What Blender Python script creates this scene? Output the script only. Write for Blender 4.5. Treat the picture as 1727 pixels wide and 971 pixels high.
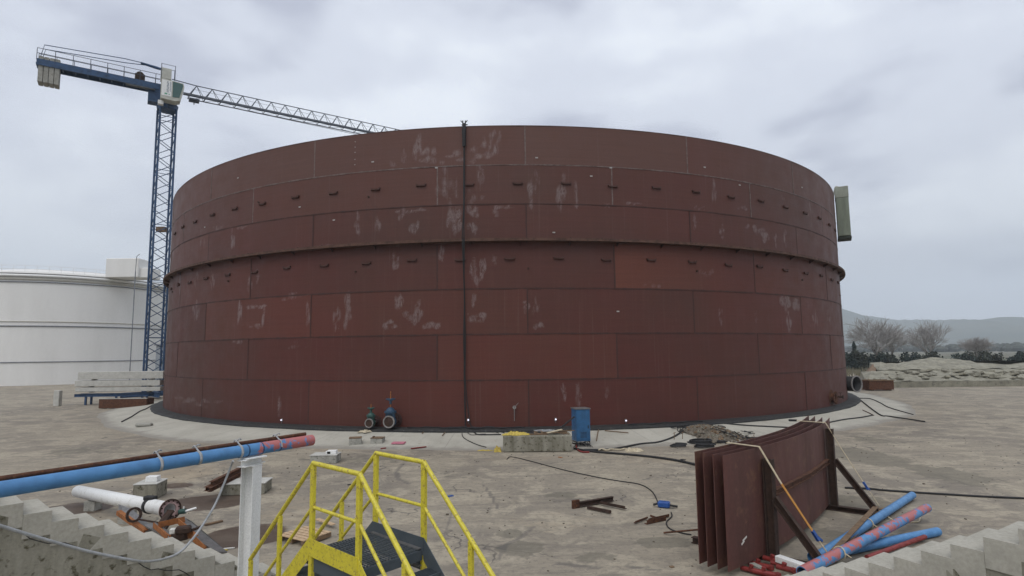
import bpy, math, random
import numpy as np
from mathutils import Vector, Matrix
random.seed(7); rng = np.random.default_rng(7)
sc = bpy.context.scene
for o in list(bpy.data.objects): bpy.data.objects.remove(o)
PI = math.pi; R_ = math.radians

# ------------------------------------------------------------------ camera
F, PITCH, ROLL, YAW, PX, PY, CZ = 973.8, .1036, -.011, -.0072, 860., 493., 4.25
cd = bpy.data.cameras.new('camera'); cam = bpy.data.objects.new('camera', cd); sc.collection.objects.link(cam)
cd.sensor_width = 36; cd.sensor_fit = 'HORIZONTAL'; cd.lens = 36 * F / 1727
cd.shift_x = (863.5 - PX) / 1727; cd.shift_y = (PY - 485.5) / 1727
cd.clip_start = .1; cd.clip_end = 20000
cam.location = (0, 0, CZ)
cam.rotation_mode = 'XYZ'
cam.rotation_euler = (Matrix.Rotation(YAW, 3, 'Z') @ Matrix.Rotation(PI/2 + PITCH, 3, 'X') @ Matrix.Rotation(ROLL, 3, 'Z')).to_euler('XYZ')
sc.camera = cam
sc.render.resolution_x, sc.render.resolution_y = 1024, 576
sc.view_settings.view_transform = 'Standard'; sc.view_settings.look = 'None'
sc.view_settings.exposure = 0.0; sc.view_settings.gamma = 1

# ------------------------------------------------------------------ world (overcast)
SUN_EL, SUN_AZ = 55, 200           # azimuth clockwise from +Y (behind the camera, a little left)
w = bpy.data.worlds.new('World'); sc.world = w; w.use_nodes = True
nt = w.node_tree; N = nt.nodes; L = nt.links; N.clear()
def wn(t, **k):
    n = N.new(t)
    for a, b in k.items(): setattr(n, a, b)
    return n
out = wn('ShaderNodeOutputWorld'); bg = wn('ShaderNodeBackground'); bg.inputs[1].default_value = .1
sky = wn('ShaderNodeTexSky', sky_type='NISHITA', sun_disc=False); sky.sun_elevation = R_(SUN_EL); sky.sun_rotation = R_(SUN_AZ); sky.dust_density = 4
tc = wn('ShaderNodeTexCoord')
mp = wn('ShaderNodeMapping'); mp.inputs['Scale'].default_value = (1.0, 1.0, 2.3); mp.inputs['Location'].default_value = (3.1, .4, 1.7)
n1 = wn('ShaderNodeTexNoise'); n1.inputs['Scale'].default_value = 2.1; n1.inputs['Detail'].default_value = 4.5; n1.inputs['Roughness'].default_value = .42; n1.inputs['Distortion'].default_value = .35
n2 = wn('ShaderNodeTexNoise'); n2.inputs['Scale'].default_value = 6.5; n2.inputs['Detail'].default_value = 4; n2.inputs['Roughness'].default_value = .45
L.new(tc.outputs['Generated'], mp.inputs[0]); L.new(mp.outputs[0], n1.inputs[0]); L.new(mp.outputs[0], n2.inputs[0])
mx = wn('ShaderNodeMath', operation='MULTIPLY_ADD'); mx.inputs[1].default_value = .28; L.new(n2.outputs[0], mx.inputs[0])
ml = wn('ShaderNodeMath', operation='MULTIPLY'); ml.inputs[1].default_value = .72; L.new(n1.outputs[0], ml.inputs[0]); L.new(ml.outputs[0], mx.inputs[2])
rp = wn('ShaderNodeValToRGB'); e = rp.color_ramp; e.interpolation = 'EASE'
e.elements[0].position = .37; e.elements[0].color = (.47, .50, .605, 1)
e.elements[1].position = .60; e.elements[1].color = (.83, .875, .95, 1)
m_ = e.elements.new(.48); m_.color = (.675, .715, .81, 1)
L.new(mx.outputs[0], rp.inputs[0])
sx = wn('ShaderNodeSeparateXYZ'); L.new(tc.outputs['Generated'], sx.inputs[0])
mr = wn('ShaderNodeMapRange'); mr.inputs[1].default_value = -.02; mr.inputs[2].default_value = .42; mr.inputs[3].default_value = 8.8; mr.inputs[4].default_value = 11.6
mr.interpolation_type = 'SMOOTHSTEP'; L.new(sx.outputs[2], mr.inputs[0])
vm = wn('ShaderNodeVectorMath', operation='SCALE'); L.new(rp.outputs[0], vm.inputs[0]); L.new(mr.outputs[0], vm.inputs['Scale'])
mix = wn('ShaderNodeMix', data_type='RGBA'); mix.inputs[0].default_value = .95
L.new(sky.outputs[0], mix.inputs[6]); L.new(vm.outputs[0], mix.inputs[7])
L.new(mix.outputs[2], bg.inputs[0]); L.new(bg.outputs[0], out.inputs[0])
w.cycles.sampling_method = 'MANUAL'; w.cycles.sample_map_resolution = 512

sd = bpy.data.lights.new('sun', 'SUN'); so = bpy.data.objects.new('sun', sd); sc.collection.objects.link(so)
sd.energy = 1.45; sd.angle = R_(40); sd.color = (1, .965, .92)
a = R_(SUN_AZ); dirv = Vector((math.sin(a)*math.cos(R_(SUN_EL)), math.cos(a)*math.cos(R_(SUN_EL)), math.sin(R_(SUN_EL))))
so.rotation_euler = dirv.to_track_quat('Z', 'Y').to_euler()

# ------------------------------------------------------------------ surveying helpers (photo -> place)
def ray(x, y):
    u = (x-PX)/F; v = -(y-PY)/F
    c, s = math.cos(ROLL), math.sin(ROLL); u, v = c*u-s*v, s*u+c*v
    d = (u, math.cos(PITCH)-v*math.sin(PITCH), math.sin(PITCH)+v*math.cos(PITCH))
    c, s = math.cos(YAW), math.sin(YAW)
    return Vector((c*d[0]-s*d[1], s*d[0]+c*d[1], d[2]))
def G(x, y, z=0.):                       # the point of height z seen there
    d = ray(x, y); return d*((z-CZ)/d.z) + Vector((0, 0, CZ))
def AT(x, y, Y):                         # the point at distance Y seen there
    d = ray(x, y); return d*(Y/d.y) + Vector((0, 0, CZ))
TC, TR = Vector((0, 60.11, 0)), 30.35    # the tank: centre and radius
def TA(x, y, r=TR):                      # angle (deg, 0 = towards camera, + right) and height on the tank shell
    d = ray(x, y); A = d.x**2+d.y**2; B = -2*d.y*TC.y; C = TC.y**2-r*r
    t = (-B-math.sqrt(max(B*B-4*A*C, 0)))/2/A; p = d*t
    return math.degrees(math.atan2(p.x, TC.y-p.y)), p.z+CZ
def TP(deg, z, r=TR):
    a = R_(deg); return Vector((math.sin(a)*r, TC.y-math.cos(a)*r, z))

# ------------------------------------------------------------------ materials
def newmat(name):
    m = bpy.data.materials.new(name); m.use_nodes = True; t = m.node_tree
    b = t.nodes['Principled BSDF']; return m, t, b
def nd(t, typ, **k):
    n = t.nodes.new(typ)
    for a, b in k.items():
        if a.startswith('i_'):
            n.inputs[a[2:]].default_value = b
        else: setattr(n, a, b)
    return n
def noise(t, vec, scale, detail=4, rough=.55, sc3=None, dist=0):
    if sc3:
        m = nd(t, 'ShaderNodeMapping'); m.inputs['Scale'].default_value = sc3; t.links.new(vec, m.inputs[0]); vec = m.outputs[0]
    n = nd(t, 'ShaderNodeTexNoise', i_Scale=scale, i_Detail=detail, i_Roughness=rough, i_Distortion=dist); t.links.new(vec, n.inputs[0]); return n.outputs[0]
def rng_(t, v, a, b, c=0., d=1.):
    m = nd(t, 'ShaderNodeMapRange'); m.inputs[1].default_value = a; m.inputs[2].default_value = b; m.inputs[3].default_value = c; m.inputs[4].default_value = d
    t.links.new(v, m.inputs[0]); return m.outputs[0]
def mixc(t, f, a, b):
    m = nd(t, 'ShaderNodeMix', data_type='RGBA')
    if isinstance(f, (int, float)): m.inputs[0].default_value = f
    else: t.links.new(f, m.inputs[0])
    for i, c in ((6, a), (7, b)):
        if isinstance(c, tuple): m.inputs[i].default_value = (*c, 1)
        else: t.links.new(c, m.inputs[i])
    return m.outputs[2]
def mth(t, op, a, b=0.):
    m = nd(t, 'ShaderNodeMath', operation=op, use_clamp=False)
    for i, c in ((0, a), (1, b)):
        if isinstance(c, (int, float)): m.inputs[i].default_value = c
        else: t.links.new(c, m.inputs[i])
    return m.outputs[0]
def bump(t, b, h, strength, dist=.01):
    n = nd(t, 'ShaderNodeBump', i_Strength=strength, i_Distance=dist); t.links.new(h, n.inputs['Height']); t.links.new(n.outputs[0], b.inputs['Normal'])
M = {}
def mat(name, c1, c2=None, rough=.6, metal=0., scale=6., lo=.4, hi=.7, streak=False, bmp=.2, c3=None, spec=.4, fine=None, vr=.14):
    if c2 is None: c2 = tuple(v*.6 for v in c1)
    m, t, b = newmat(name)
    g = nd(t, 'ShaderNodeNewGeometry').outputs['Position']
    f = rng_(t, noise(t, g, scale, 6, .62, (1, 1, .16) if streak else None), lo, hi)
    col = mixc(t, f, c1, c2)
    if c3:
        f3 = rng_(t, noise(t, g, scale*2.7, 5, .6), .55, .66); col = mixc(t, f3, col, c3)
    n2 = noise(t, g, fine or scale*9, 3, .6)
    v = nd(t, 'ShaderNodeHueSaturation'); t.links.new(rng_(t, n2, .25, .75, 1-vr, 1+vr), v.inputs['Value']); t.links.new(col, v.inputs['Color'])
    t.links.new(v.outputs[0], b.inputs['Base Color'])
    t.links.new(rng_(t, f, 0, 1, rough, min(1, rough+.18)), b.inputs['Roughness'])
    b.inputs['Metallic'].default_value = metal; b.inputs['Specular IOR Level'].default_value = spec
    if bmp: bump(t, b, n2, bmp, .004)
    M[name] = m; return m
mat('yellow_paint', (.62, .53, .04), (.50, .42, .035), .38, 0, 9, .45, .75, bmp=.12, c3=(.30, .22, .06), spec=.5)
mat('dark_steel_paint', (.060, .075, .088), (.085, .10, .112), .42, 0, 7, .4, .7, bmp=.1)
mat('grating_grey', (.085, .10, .11), (.06, .07, .08), .5, 0, 9)
mat('blue_pipe', (.075, .23, .46), (.055, .17, .36), .42, 0, 5, .4, .7, bmp=.08, spec=.5)
mat('blue_cabinet', (.03, .115, .25), (.022, .08, .17), .4, 0, 4, .4, .7)
mat('crane_blue', (.025, .07, .16), (.02, .045, .09), .5, 0, 3)
mat('jib_grey', (.055, .068, .095), (.035, .045, .065), .5, 0, 3)
mat('jib_floor', (.12, .13, .15), (.07, .08, .09), .6, 0, 3)
mat('white_paint', (.78, .78, .76), (.68, .68, .65), .5, 0, 4, .45, .8, True, bmp=.08)
mat('white_pipe', (.72, .72, .70), (.5, .48, .43), .42, 0, 5, .55, .8, bmp=.06)
mat('cream_panel', (.50, .50, .44), (.38, .38, .33), .5, 0, 3)
mat('rust', (.11, .045, .022), (.055, .024, .016), .85, 0, 8, .35, .65, c3=(.16, .07, .03), bmp=.5)
mat('orange_rust', (.32, .12, .035), (.18, .07, .028), .8, 0, 9, bmp=.4)
mat('dark_rust', (.052, .028, .019), (.026, .017, .013), .85, 0, 8, bmp=.5)
mat('brown_primer', (.088, .046, .042), (.065, .038, .036), .62, 0, 2.2, .4, .65, True, c3=(.11, .072, .068), bmp=.1)
mat('black_rubber', (.014, .014, .015), (.025, .025, .026), .6, 0, 9)
mat('cable_grey', (.36, .37, .38), (.25, .26, .26), .55, 0, 9)
mat('cable_dark', (.014, .014, .015), (.024, .024, .024), .6, 0, 9)
mat('concrete', (.36, .35, .31), (.24, .235, .205), .9, 0, 3.5, .4, .7, c3=(.17, .165, .145), bmp=.5, spec=.25)
mat('concrete_pale', (.50, .49, .45), (.38, .375, .34), .9, 0, 3, .4, .75, bmp=.5, spec=.25)
mat('concrete_grimy', (.28, .265, .215), (.15, .14, .105), .92, 0, 2.8, .38, .66, True, c3=(.08, .072, .045), bmp=.7, spec=.2)
mat('step_concrete', (.40, .38, .325), (.345, .33, .28), .92, 0, 2.4, .42, .66, bmp=.15, spec=.2)
mat('valve_blue', (.022, .06, .11), (.03, .06, .09), .5, 0, 9)
mat('valve_green', (.03, .09, .075), (.03, .05, .045), .5, 0, 9)
mat('flange_grey', (.26, .25, .24), (.12, .10, .09), .6, 0, 12)
mat('flange_pale', (.42, .40, .38), (.33, .31, .29), .7, 0, 12)
mat('lug_brown', (.075, .034, .026), (.055, .026, .02), .75, 0, 5)
mat('pink_primer', (.50, .34, .32), (.30, .2, .19), .6, 0, 12)
mat('wood', (.55, .40, .25), (.40, .28, .17), .8, 0, 7, .35, .7, bmp=.3)
mat('wood_dark', (.20, .13, .075), (.11, .075, .05), .85, 0, 9, bmp=.3)
mat('yellow_cloth', (.55, .42, .09), (.34, .26, .06), .8, 0, 12, bmp=.4)
mat('straw', (.55, .48, .35), (.36, .3, .2), .9, 0, 12, bmp=.4)
mat('white_thing', (.65, .64, .60), (.45, .44, .4), .7, 0, 9)
mat('red_paint', (.22, .026, .022), (.12, .02, .018), .5, 0, 8)
mat('pink_plastic', (.55, .20, .26), (.45, .15, .2), .6, 0, 8)
mat('orange_strap', (.52, .24, .05), (.4, .19, .05), .7, 0, 14)
mat('pale_strap', (.55, .47, .33), (.40, .32, .2), .7, 0, 14)
mat('blue_plastic', (.02, .09, .33), (.015, .05, .2), .4, 0, 9)
mat('grey_steel', (.21, .205, .20), (.14, .135, .13), .42, .5, 5, bmp=.1)
mat('green_box', (.19, .215, .165), (.13, .15, .115), .55, 0, 2, .4, .7, True)
mat('green_hood', (.26, .275, .225), (.2, .21, .17), .6, 0, 2)
mat('green_box_dark', (.035, .045, .035), (.02, .025, .02), .7, 0, 2)
mat('white_cladding', (.74, .73, .70), (.68, .67, .64), .6, 0, .35, .4, .7, True, bmp=0, vr=.02)
mat('trim_grey', (.20, .21, .23), (.14, .15, .16), .5, 0, 2)
mat('trim_beige', (.50, .48, .42), (.44, .42, .37), .6, 0, 1)
mat('shed_grey', (.27, .30, .33), (.22, .24, .26), .6, 0, 1)
mat('bark', (.17, .15, .135), (.11, .095, .085), .9, 0, 6, bmp=.3)
mat('twig', (.38, .36, .34), (.28, .265, .25), .9, 0, 6, bmp=0)
mat('conifer', (.020, .034, .030), (.030, .045, .036), .8, 0, 1.5, bmp=0)
mat('shrub', (.035, .045, .034), (.055, .058, .042), .85, 0, 1.2, bmp=0)
mat('rubble', (.19, .165, .13), (.09, .078, .062), .95, 0, 9, c3=(.10, .07, .05), bmp=.8, spec=.15)
mat('dry_grass', (.20, .18, .12), (.13, .12, .08), .9, 0, 3, bmp=0)
mat('girder_rust', (.105, .052, .035), (.06, .032, .024), .75, 0, 3, .4, .65, bmp=.3)
mat('weld_dark', (.044, .021, .018), (.068, .03, .024), .75, 0, 4, bmp=.3)
mat('weld_pale', (.155, .118, .108), (.085, .06, .052), .7, 0, 5, bmp=.2)
def glassmat():
    m, t, b = newmat('cab_glass'); b.inputs['Base Color'].default_value = (.05, .11, .10, 1); b.inputs['Roughness'].default_value = .12
    M['cab_glass'] = m
glassmat()
def lampmat():
    m, t, b = newmat('lamp_glow'); b.inputs['Base Color'].default_value = (.8, .8, .85, 1)
    b.inputs['Emission Color'].default_value = (.92, .85, 1, 1); b.inputs['Emission Strength'].default_value = .95; M['lamp_glow'] = m
lampmat()
def patchy_pipe():                        # blue pipe with worn red paint
    m, t, b = newmat('blue_pipe_red_patches')
    tcn = nd(t, 'ShaderNodeNewGeometry'); g = tcn.outputs['Position']
    at = nd(t, 'ShaderNodeAttribute', attribute_name='patch')
    nn = noise(t, g, 5.5, 7, .7)
    f = rng_(t, mth(t, 'ADD', mth(t, 'MULTIPLY', nn, 1.9), at.outputs['Fac']), 1.32, 1.38)
    base = mixc(t, rng_(t, noise(t, g, 5, 5), .4, .7), (.075, .23, .46), (.055, .165, .34))
    col = mixc(t, f, base, (.40, .12, .115)); t.links.new(col, b.inputs['Base Color']); b.inputs['Roughness'].default_value = .5
    M['blue_pipe_red_patches'] = m
patchy_pipe()
def shellmat():
    m, t, b = newmat('red_oxide_shell')
    uv = nd(t, 'ShaderNodeUVMap', uv_map='uv').outputs[0]
    A = lambda n: nd(t, 'ShaderNodeAttribute', attribute_name=n).outputs['Fac']
    big = noise(t, uv, .11, 4, .6); mid = noise(t, uv, .9, 7, .68); vert = noise(t, uv, 1., 7, .72, (3.2, .22, 1)); fine = noise(t, uv, 14., 4, .65); hor = noise(t, uv, 1., 3, .6, (.25, 9, 1))
    c = mixc(t, rng_(t, big, .36, .64), (.122, .029, .021), (.095, .036, .026))
    c = mixc(t, mth(t, 'MULTIPLY', rng_(t, mid, .42, .75), .55), c, (.130, .046, .032))
    c = mixc(t, mth(t, 'MULTIPLY', rng_(t, vert, .52, .72), .40), c, (.150, .060, .048))
    c = mixc(t, A('rust'), c, (.24, .070, .036))
    c = mixc(t, mth(t, 'MULTIPLY', A('course_pale'), .8), c, (.158, .078, .060))  # higher courses mixed towards a paler brown
    # run-off streaks and pale smears: masked by the stain attribute
    st = A('stain')
    n_a = noise(t, uv, 1., 8, .70, (3.4, 1.0, 1), 1.6); n_b = noise(t, uv, 2.2, 7, .72, None, .8); n_c = noise(t, uv, .8, 5, .6)
    ridge = mth(t, 'SUBTRACT', 1., mth(t, 'MULTIPLY', mth(t, 'ABSOLUTE', mth(t, 'SUBTRACT', n_a, .5)), 9.))
    kk = mth(t, 'ADD', mth(t, 'MULTIPLY', st, .55), mth(t, 'ADD', mth(t, 'MULTIPLY', mth(t, 'SUBTRACT', n_b, .5), 1.9), mth(t, 'MULTIPLY', mth(t, 'SUBTRACT', noise(t, uv, 9., 5, .7), .5), 1.0)))
    kk = mth(t, 'MULTIPLY', kk, rng_(t, st, .02, .2)); veil = mth(t, 'MULTIPLY', rng_(t, kk, .30, .70), .42)
    fil = mth(t, 'MULTIPLY', mth(t, 'MAXIMUM', ridge, 0.), rng_(t, mth(t, 'ADD', mth(t, 'MULTIPLY', st, .6), mth(t, 'MULTIPLY', n_c, .5)), .42, .66))
    f = mth(t, 'MAXIMUM', veil, mth(t, 'MULTIPLY', fil, .62))
    c = mixc(t, f, c, (.33, .27, .265))
    # faint long run-off lines everywhere
    rl = noise(t, uv, 1., 5, .6, (7., .12, 1)); c = mixc(t, mth(t, 'MULTIPLY', rng_(t, rl, .60, .74), .22), c, (.22, .16, .145))
    dk = rng_(t, noise(t, uv, .55, 6, .62, (1, 1, 1), .6), .66, .78); c = mixc(t, mth(t, 'MULTIPLY', dk, .32), c, (.045, .026, .024))
    h = nd(t, 'ShaderNodeHueSaturation'); t.links.new(c, h.inputs['Color'])
    vv = mth(t, 'MULTIPLY', mth(t, 'MULTIPLY', mth(t, 'MULTIPLY', A('tint'), .70), rng_(t, fine, .25, .75, .90, 1.10)), rng_(t, hor, .3, .7, .94, 1.06)); t.links.new(vv, h.inputs['Value'])
    t.links.new(h.outputs[0], b.inputs['Base Color'])
    t.links.new(rng_(t, mid, .3, .7, .5, .72), b.inputs['Roughness']); b.inputs['Specular IOR Level'].default_value = .32
    bump(t, b, mth(t, 'ADD', mth(t, 'MULTIPLY', hor, .4), mth(t, 'MULTIPLY', mid, .8)), .25, .02)
    M['shell'] = m
shellmat()
def yardmat(name, wash=False):
    m, t, b = newmat(name)
    g = nd(t, 'ShaderNodeNewGeometry').outputs['Position']
    A = lambda n: nd(t, 'ShaderNodeAttribute', attribute_name=n).outputs['Fac']
    big = noise(t, g, .16, 6, .62, None, .8); mid = noise(t, g, .75, 8, .68, None, .7); fine = noise(t, g, 7, 8, .72); gr = noise(t, g, 60, 3, .6)
    sweep = noise(t, g, 1., 7, .7, (.35, 1.9, 1), .9)
    c = mixc(t, rng_(t, big, .42, .58), (.31, .27, .207), (.225, .197, .158))
    c = mixc(t, mth(t, 'MULTIPLY', rng_(t, mid, .49, .57), .72), c, (.40, .35, .265))
    c = mixc(t, mth(t, 'MULTIPLY', rng_(t, sweep, .51, .62), .52), c, (.165, .144, .12))
    c = mixc(t, mth(t, 'MULTIPLY', rng_(t, fine, .50, .64), .68), c, (.16, .142, .118))
    c = mixc(t, mth(t, 'MULTIPLY', rng_(t, noise(t, g, 3.1, 8, .75, (1, 1.6, 1), 1.2), .55, .72), .55), c, (.47, .415, .32))
    vo = nd(t, 'ShaderNodeTexVoronoi', feature='DISTANCE_TO_EDGE', i_Scale=.22)
    mv = nd(t, 'ShaderNodeVectorMath', operation='ADD'); nn = nd(t, 'ShaderNodeTexNoise', i_Scale=1.4, i_Detail=6); t.links.new(g, nn.inputs[0])
    t.links.new(g, mv.inputs[0]); t.links.new(nn.outputs['Color'], mv.inputs[1]); t.links.new(mv.outputs[0], vo.inputs['Vector'])
    crack = mth(t, 'MULTIPLY', rng_(t, vo.outputs['Distance'], .003, .010, 1, 0), rng_(t, noise(t, g, .5, 3), .5, .6))
    c = mixc(t, mth(t, 'MULTIPLY', crack, .75), c, (.09, .082, .075))
    nb = mth(t, 'MULTIPLY', mth(t, 'SUBTRACT', noise(t, g, 1.6, 7, .7), .5), 1.1)
    damp = rng_(t, mth(t, 'ADD', A('damp'), nb), .44, .54); c = mixc(t, mth(t, 'MULTIPLY', damp, .62), c, (.14, .128, .10))
    wetv = rng_(t, noise(t, g, 1.1, 6, .7), .35, .6, .8, 1.)
    wet = rng_(t, mth(t, 'ADD', A('wet'), mth(t, 'MULTIPLY', nb, .5)), .24, .34); c = mixc(t, mth(t, 'MULTIPLY', mth(t, 'MULTIPLY', wet, .95), wetv), c, (.068, .043, .029))
    ochre = rng_(t, mth(t, 'ADD', A('ochre'), nb), .4, .9); c = mixc(t, mth(t, 'MULTIPLY', ochre, .65), c, (.38, .30, .20))
    mk = rng_(t, mth(t, 'ADD', A('mark'), mth(t, 'MULTIPLY', nb, .6)), .4, .7); c = mixc(t, mth(t, 'MULTIPLY', mk, .55), c, (.085, .08, .078))
    h = nd(t, 'ShaderNodeHueSaturation'); t.links.new(c, h.inputs['Color']); t.links.new(rng_(t, gr, .2, .8, .84, 1.16), h.inputs['Value'])
    t.links.new(h.outputs[0], b.inputs['Base Color'])
    t.links.new(rng_(t, wet, 0, 1, .92, .6), b.inputs['Roughness']); b.inputs['Specular IOR Level'].default_value = .3
    bump(t, b, mth(t, 'ADD', fine, mth(t, 'MULTIPLY', gr, .5)), .35, .012)
    M[name] = m
yardmat('yard')
def apronmat():
    m, t, b = newmat('apron')
    uv = nd(t, 'ShaderNodeUVMap', uv_map='uv').outputs[0]; g = nd(t, 'ShaderNodeNewGeometry').outputs['Position']
    c = mixc(t, rng_(t, noise(t, g, .5, 6, .65), .36, .66), (.47, .45, .385), (.38, .36, .305))
    c = mixc(t, mth(t, 'MULTIPLY', rng_(t, noise(t, uv, 1., 6, .7, (2.6, .28, 1)), .55, .75), .5), c, (.24, .235, .205))
    c = mixc(t, mth(t, 'MULTIPLY', rng_(t, noise(t, g, 2.3, 6, .7), .58, .74), .6), c, (.26, .22, .16))
    s = nd(t, 'ShaderNodeSeparateXYZ'); t.links.new(uv, s.inputs[0])
    pj = mth(t, 'PINGPONG', s.outputs[0], 1.55); jn = rng_(t, pj, .012, .03, 1, 0); c = mixc(t, mth(t, 'MULTIPLY', jn, .4), c, (.2, .19, .17))
    ed = rng_(t, mth(t, 'ADD', s.outputs[1], mth(t, 'MULTIPLY', noise(t, g, 1.2, 6, .7), 1.5)), 3.35, 3.9)
    c = mixc(t, mth(t, 'MULTIPLY', ed, .9), c, (.26, .24, .205))
    h = nd(t, 'ShaderNodeHueSaturation'); t.links.new(c, h.inputs['Color']); t.links.new(rng_(t, noise(t, g, 30, 4, .7), .25, .75, .86, 1.12), h.inputs['Value'])
    t.links.new(h.outputs[0], b.inputs['Base Color']); b.inputs['Roughness'].default_value = .9; b.inputs['Specular IOR Level'].default_value = .25
    bump(t, b, noise(t, g, 9, 6, .7), .3, .02); M['apron'] = m
apronmat()
def landmat():
    m, t, b = newmat('land'); g = nd(t, 'ShaderNodeNewGeometry').outputs['Position']
    c = mixc(t, rng_(t, noise(t, g, .02, 5, .6), .38, .62), (.16, .145, .11), (.075, .085, .05))
    c = mixc(t, rng_(t, noise(t, g, .3, 6, .65), .45, .7), c, (.24, .22, .18))
    t.links.new(c, b.inputs['Base Color']); b.inputs['Roughness'].default_value = .95; b.inputs['Specular IOR Level'].default_value = .15; M['land'] = m
    m, t, b = newmat('hill'); g = nd(t, 'ShaderNodeNewGeometry').outputs['Position']
    c = mixc(t, rng_(t, noise(t, g, .006, 7, .6), .38, .62), (.045, .06, .04), (.08, .085, .055))
    t.links.new(c, b.inputs['Base Color']); b.inputs['Roughness'].default_value = .95; b.inputs['Specular IOR Level'].default_value = .1; M['hill'] = m
landmat()

# ------------------------------------------------------------------ mesh helpers
COL = sc.collection
def rotz(deg): return Matrix.Rotation(R_(deg), 3, 'Z')
class MB:
    def __init__(s): s.v = []; s.f = []; s.sm = []; s.uv = None
    def add(s, vs, fs, smooth=False):
        o = len(s.v); s.v += [tuple(p) for p in vs]; s.f += [tuple(o+i for i in f) for f in fs]; s.sm += [smooth]*len(fs); return s
    def box(s, c, d, rot=None, bev=.0, taper=1.):
        c = Vector(c); x, y, z = [k/2 for k in d]; rot = rot or Matrix.Identity(3)
        b = min(bev, x*.9, y*.9, z*.9)
        if b <= 0:
            P = [(-x,-y,-z),(x,-y,-z),(x,y,-z),(-x,y,-z),(-x*taper,-y*taper,z),(x*taper,-y*taper,z),(x*taper,y*taper,z),(-x*taper,y*taper,z)]
            s.add([c+rot@Vector(p) for p in P], [(3,2,1,0),(4,5,6,7),(0,1,5,4),(1,2,6,5),(2,3,7,6),(3,0,4,7)])
        else:                                # chamfered box: 24 vertices
            P = []; idx = {}
            for sx in (-1, 1):
                for sy in (-1, 1):
                    for sz in (-1, 1):
                        for k in range(3):
                            q = [sx*(x-b), sy*(y-b), sz*(z-b)]; q[k] = (sx*x, sy*y, sz*z)[k]
                            idx[(sx, sy, sz, k)] = len(P); P.append(q)
            I = idx; Fs = []
            for sx in (-1, 1): Fs.append([I[(sx,a_,b_,0)] for a_, b_ in ((-1,-1),(1,-1),(1,1),(-1,1))][::sx])
            for sy in (-1, 1): Fs.append([I[(a_,sy,b_,1)] for a_, b_ in ((-1,-1),(-1,1),(1,1),(1,-1))][::sy])
            for sz in (-1, 1): Fs.append([I[(a_,b_,sz,2)] for a_, b_ in ((-1,-1),(1,-1),(1,1),(-1,1))][::sz])
            for a_ in (-1, 1):
                for b_ in (-1, 1):
                    Fs.append([I[(a_,b_,-1,0)], I[(a_,b_,1,0)], I[(a_,b_,1,1)], I[(a_,b_,-1,1)]][::a_*b_])
                    Fs.append([I[(a_,-1,b_,0)], I[(a_,-1,b_,2)], I[(a_,1,b_,2)], I[(a_,1,b_,0)]][::a_*b_])
                    Fs.append([I[(-1,a_,b_,1)], I[(1,a_,b_,1)], I[(1,a_,b_,2)], I[(-1,a_,b_,2)]][::a_*b_])
                    for c_ in (-1, 1): Fs.append([I[(a_,b_,c_,0)], I[(a_,b_,c_,1)], I[(a_,b_,c_,2)]][::a_*b_*c_])
            s.add([c+rot@Vector(p) for p in P], Fs)
        return s
    def frame(s, p0, p1, up=(0, 0, 1)):
        d = (Vector(p1)-Vector(p0)).normalized(); up = Vector(up)
        if abs(d.dot(up)) > .98: up = Vector((1, 0, 0)) if abs(d.x) < .9 else Vector((0, 1, 0))
        sd_ = d.cross(up).normalized(); u = sd_.cross(d); return d, sd_, u
    def bar(s, p0, p1, wd, h, up=(0, 0, 1), bev=0.):
        p0, p1 = Vector(p0), Vector(p1); d, a, u = s.frame(p0, p1, up)
        rot = Matrix((a, d, u)).transposed(); return s.box((p0+p1)/2, (wd, (p1-p0).length, h), rot, bev)
    def ibeam(s, p0, p1, wd, h, t=.014, up=(0, 0, 1)):
        p0, p1 = Vector(p0), Vector(p1); d, a, u = s.frame(p0, p1, up)
        s.bar(p0+u*(h/2-t/2), p1+u*(h/2-t/2), wd, t, up); s.bar(p0-u*(h/2-t/2), p1-u*(h/2-t/2), wd, t, up)
        s.bar(p0, p1, t, h-2*t, up); return s
    def lbeam(s, p0, p1, wd, t=.012, up=(0, 0, 1)):
        p0, p1 = Vector(p0), Vector(p1); d, a, u = s.frame(p0, p1, up)
        s.bar(p0-u*(wd/2), p1-u*(wd/2), wd, t, up); s.bar(p0+a*(wd/2), p1+a*(wd/2), t, wd-t, up); return s
    def tube(s, pts, r, n=8, cap=True, smooth=True, rad=None):
        pts = [Vector(p) for p in pts]; k = len(pts); rings = []
        d0 = (pts[1]-pts[0]).normalized(); up = Vector((0, 0, 1)) if abs(d0.z) < .9 else Vector((1, 0, 0))
        a = d0.cross(up).normalized()
        for i, p in enumerate(pts):
            d = (pts[min(i+1, k-1)]-pts[max(i-1, 0)]); d = d.normalized() if d.length > 1e-9 else d0
            a = (a-d*a.dot(d)); a = a.normalized() if a.length > 1e-6 else d.orthogonal().normalized()
            b = d.cross(a); rr = rad[i] if rad else r
            rings.append([p+(a*math.cos(2*PI*j/n)+b*math.sin(2*PI*j/n))*rr for j in range(n)])
        vs = [q for rg in rings for q in rg]; fs = []
        for i in range(k-1):
            for j in range(n): fs.append((i*n+j, i*n+(j+1) % n, (i+1)*n+(j+1) % n, (i+1)*n+j))
        s.add(vs, fs, smooth)
        if cap:
            s.add(rings[0], [tuple(range(n))[::-1]]); s.add(rings[-1], [tuple(range(n))])
        return s
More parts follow.
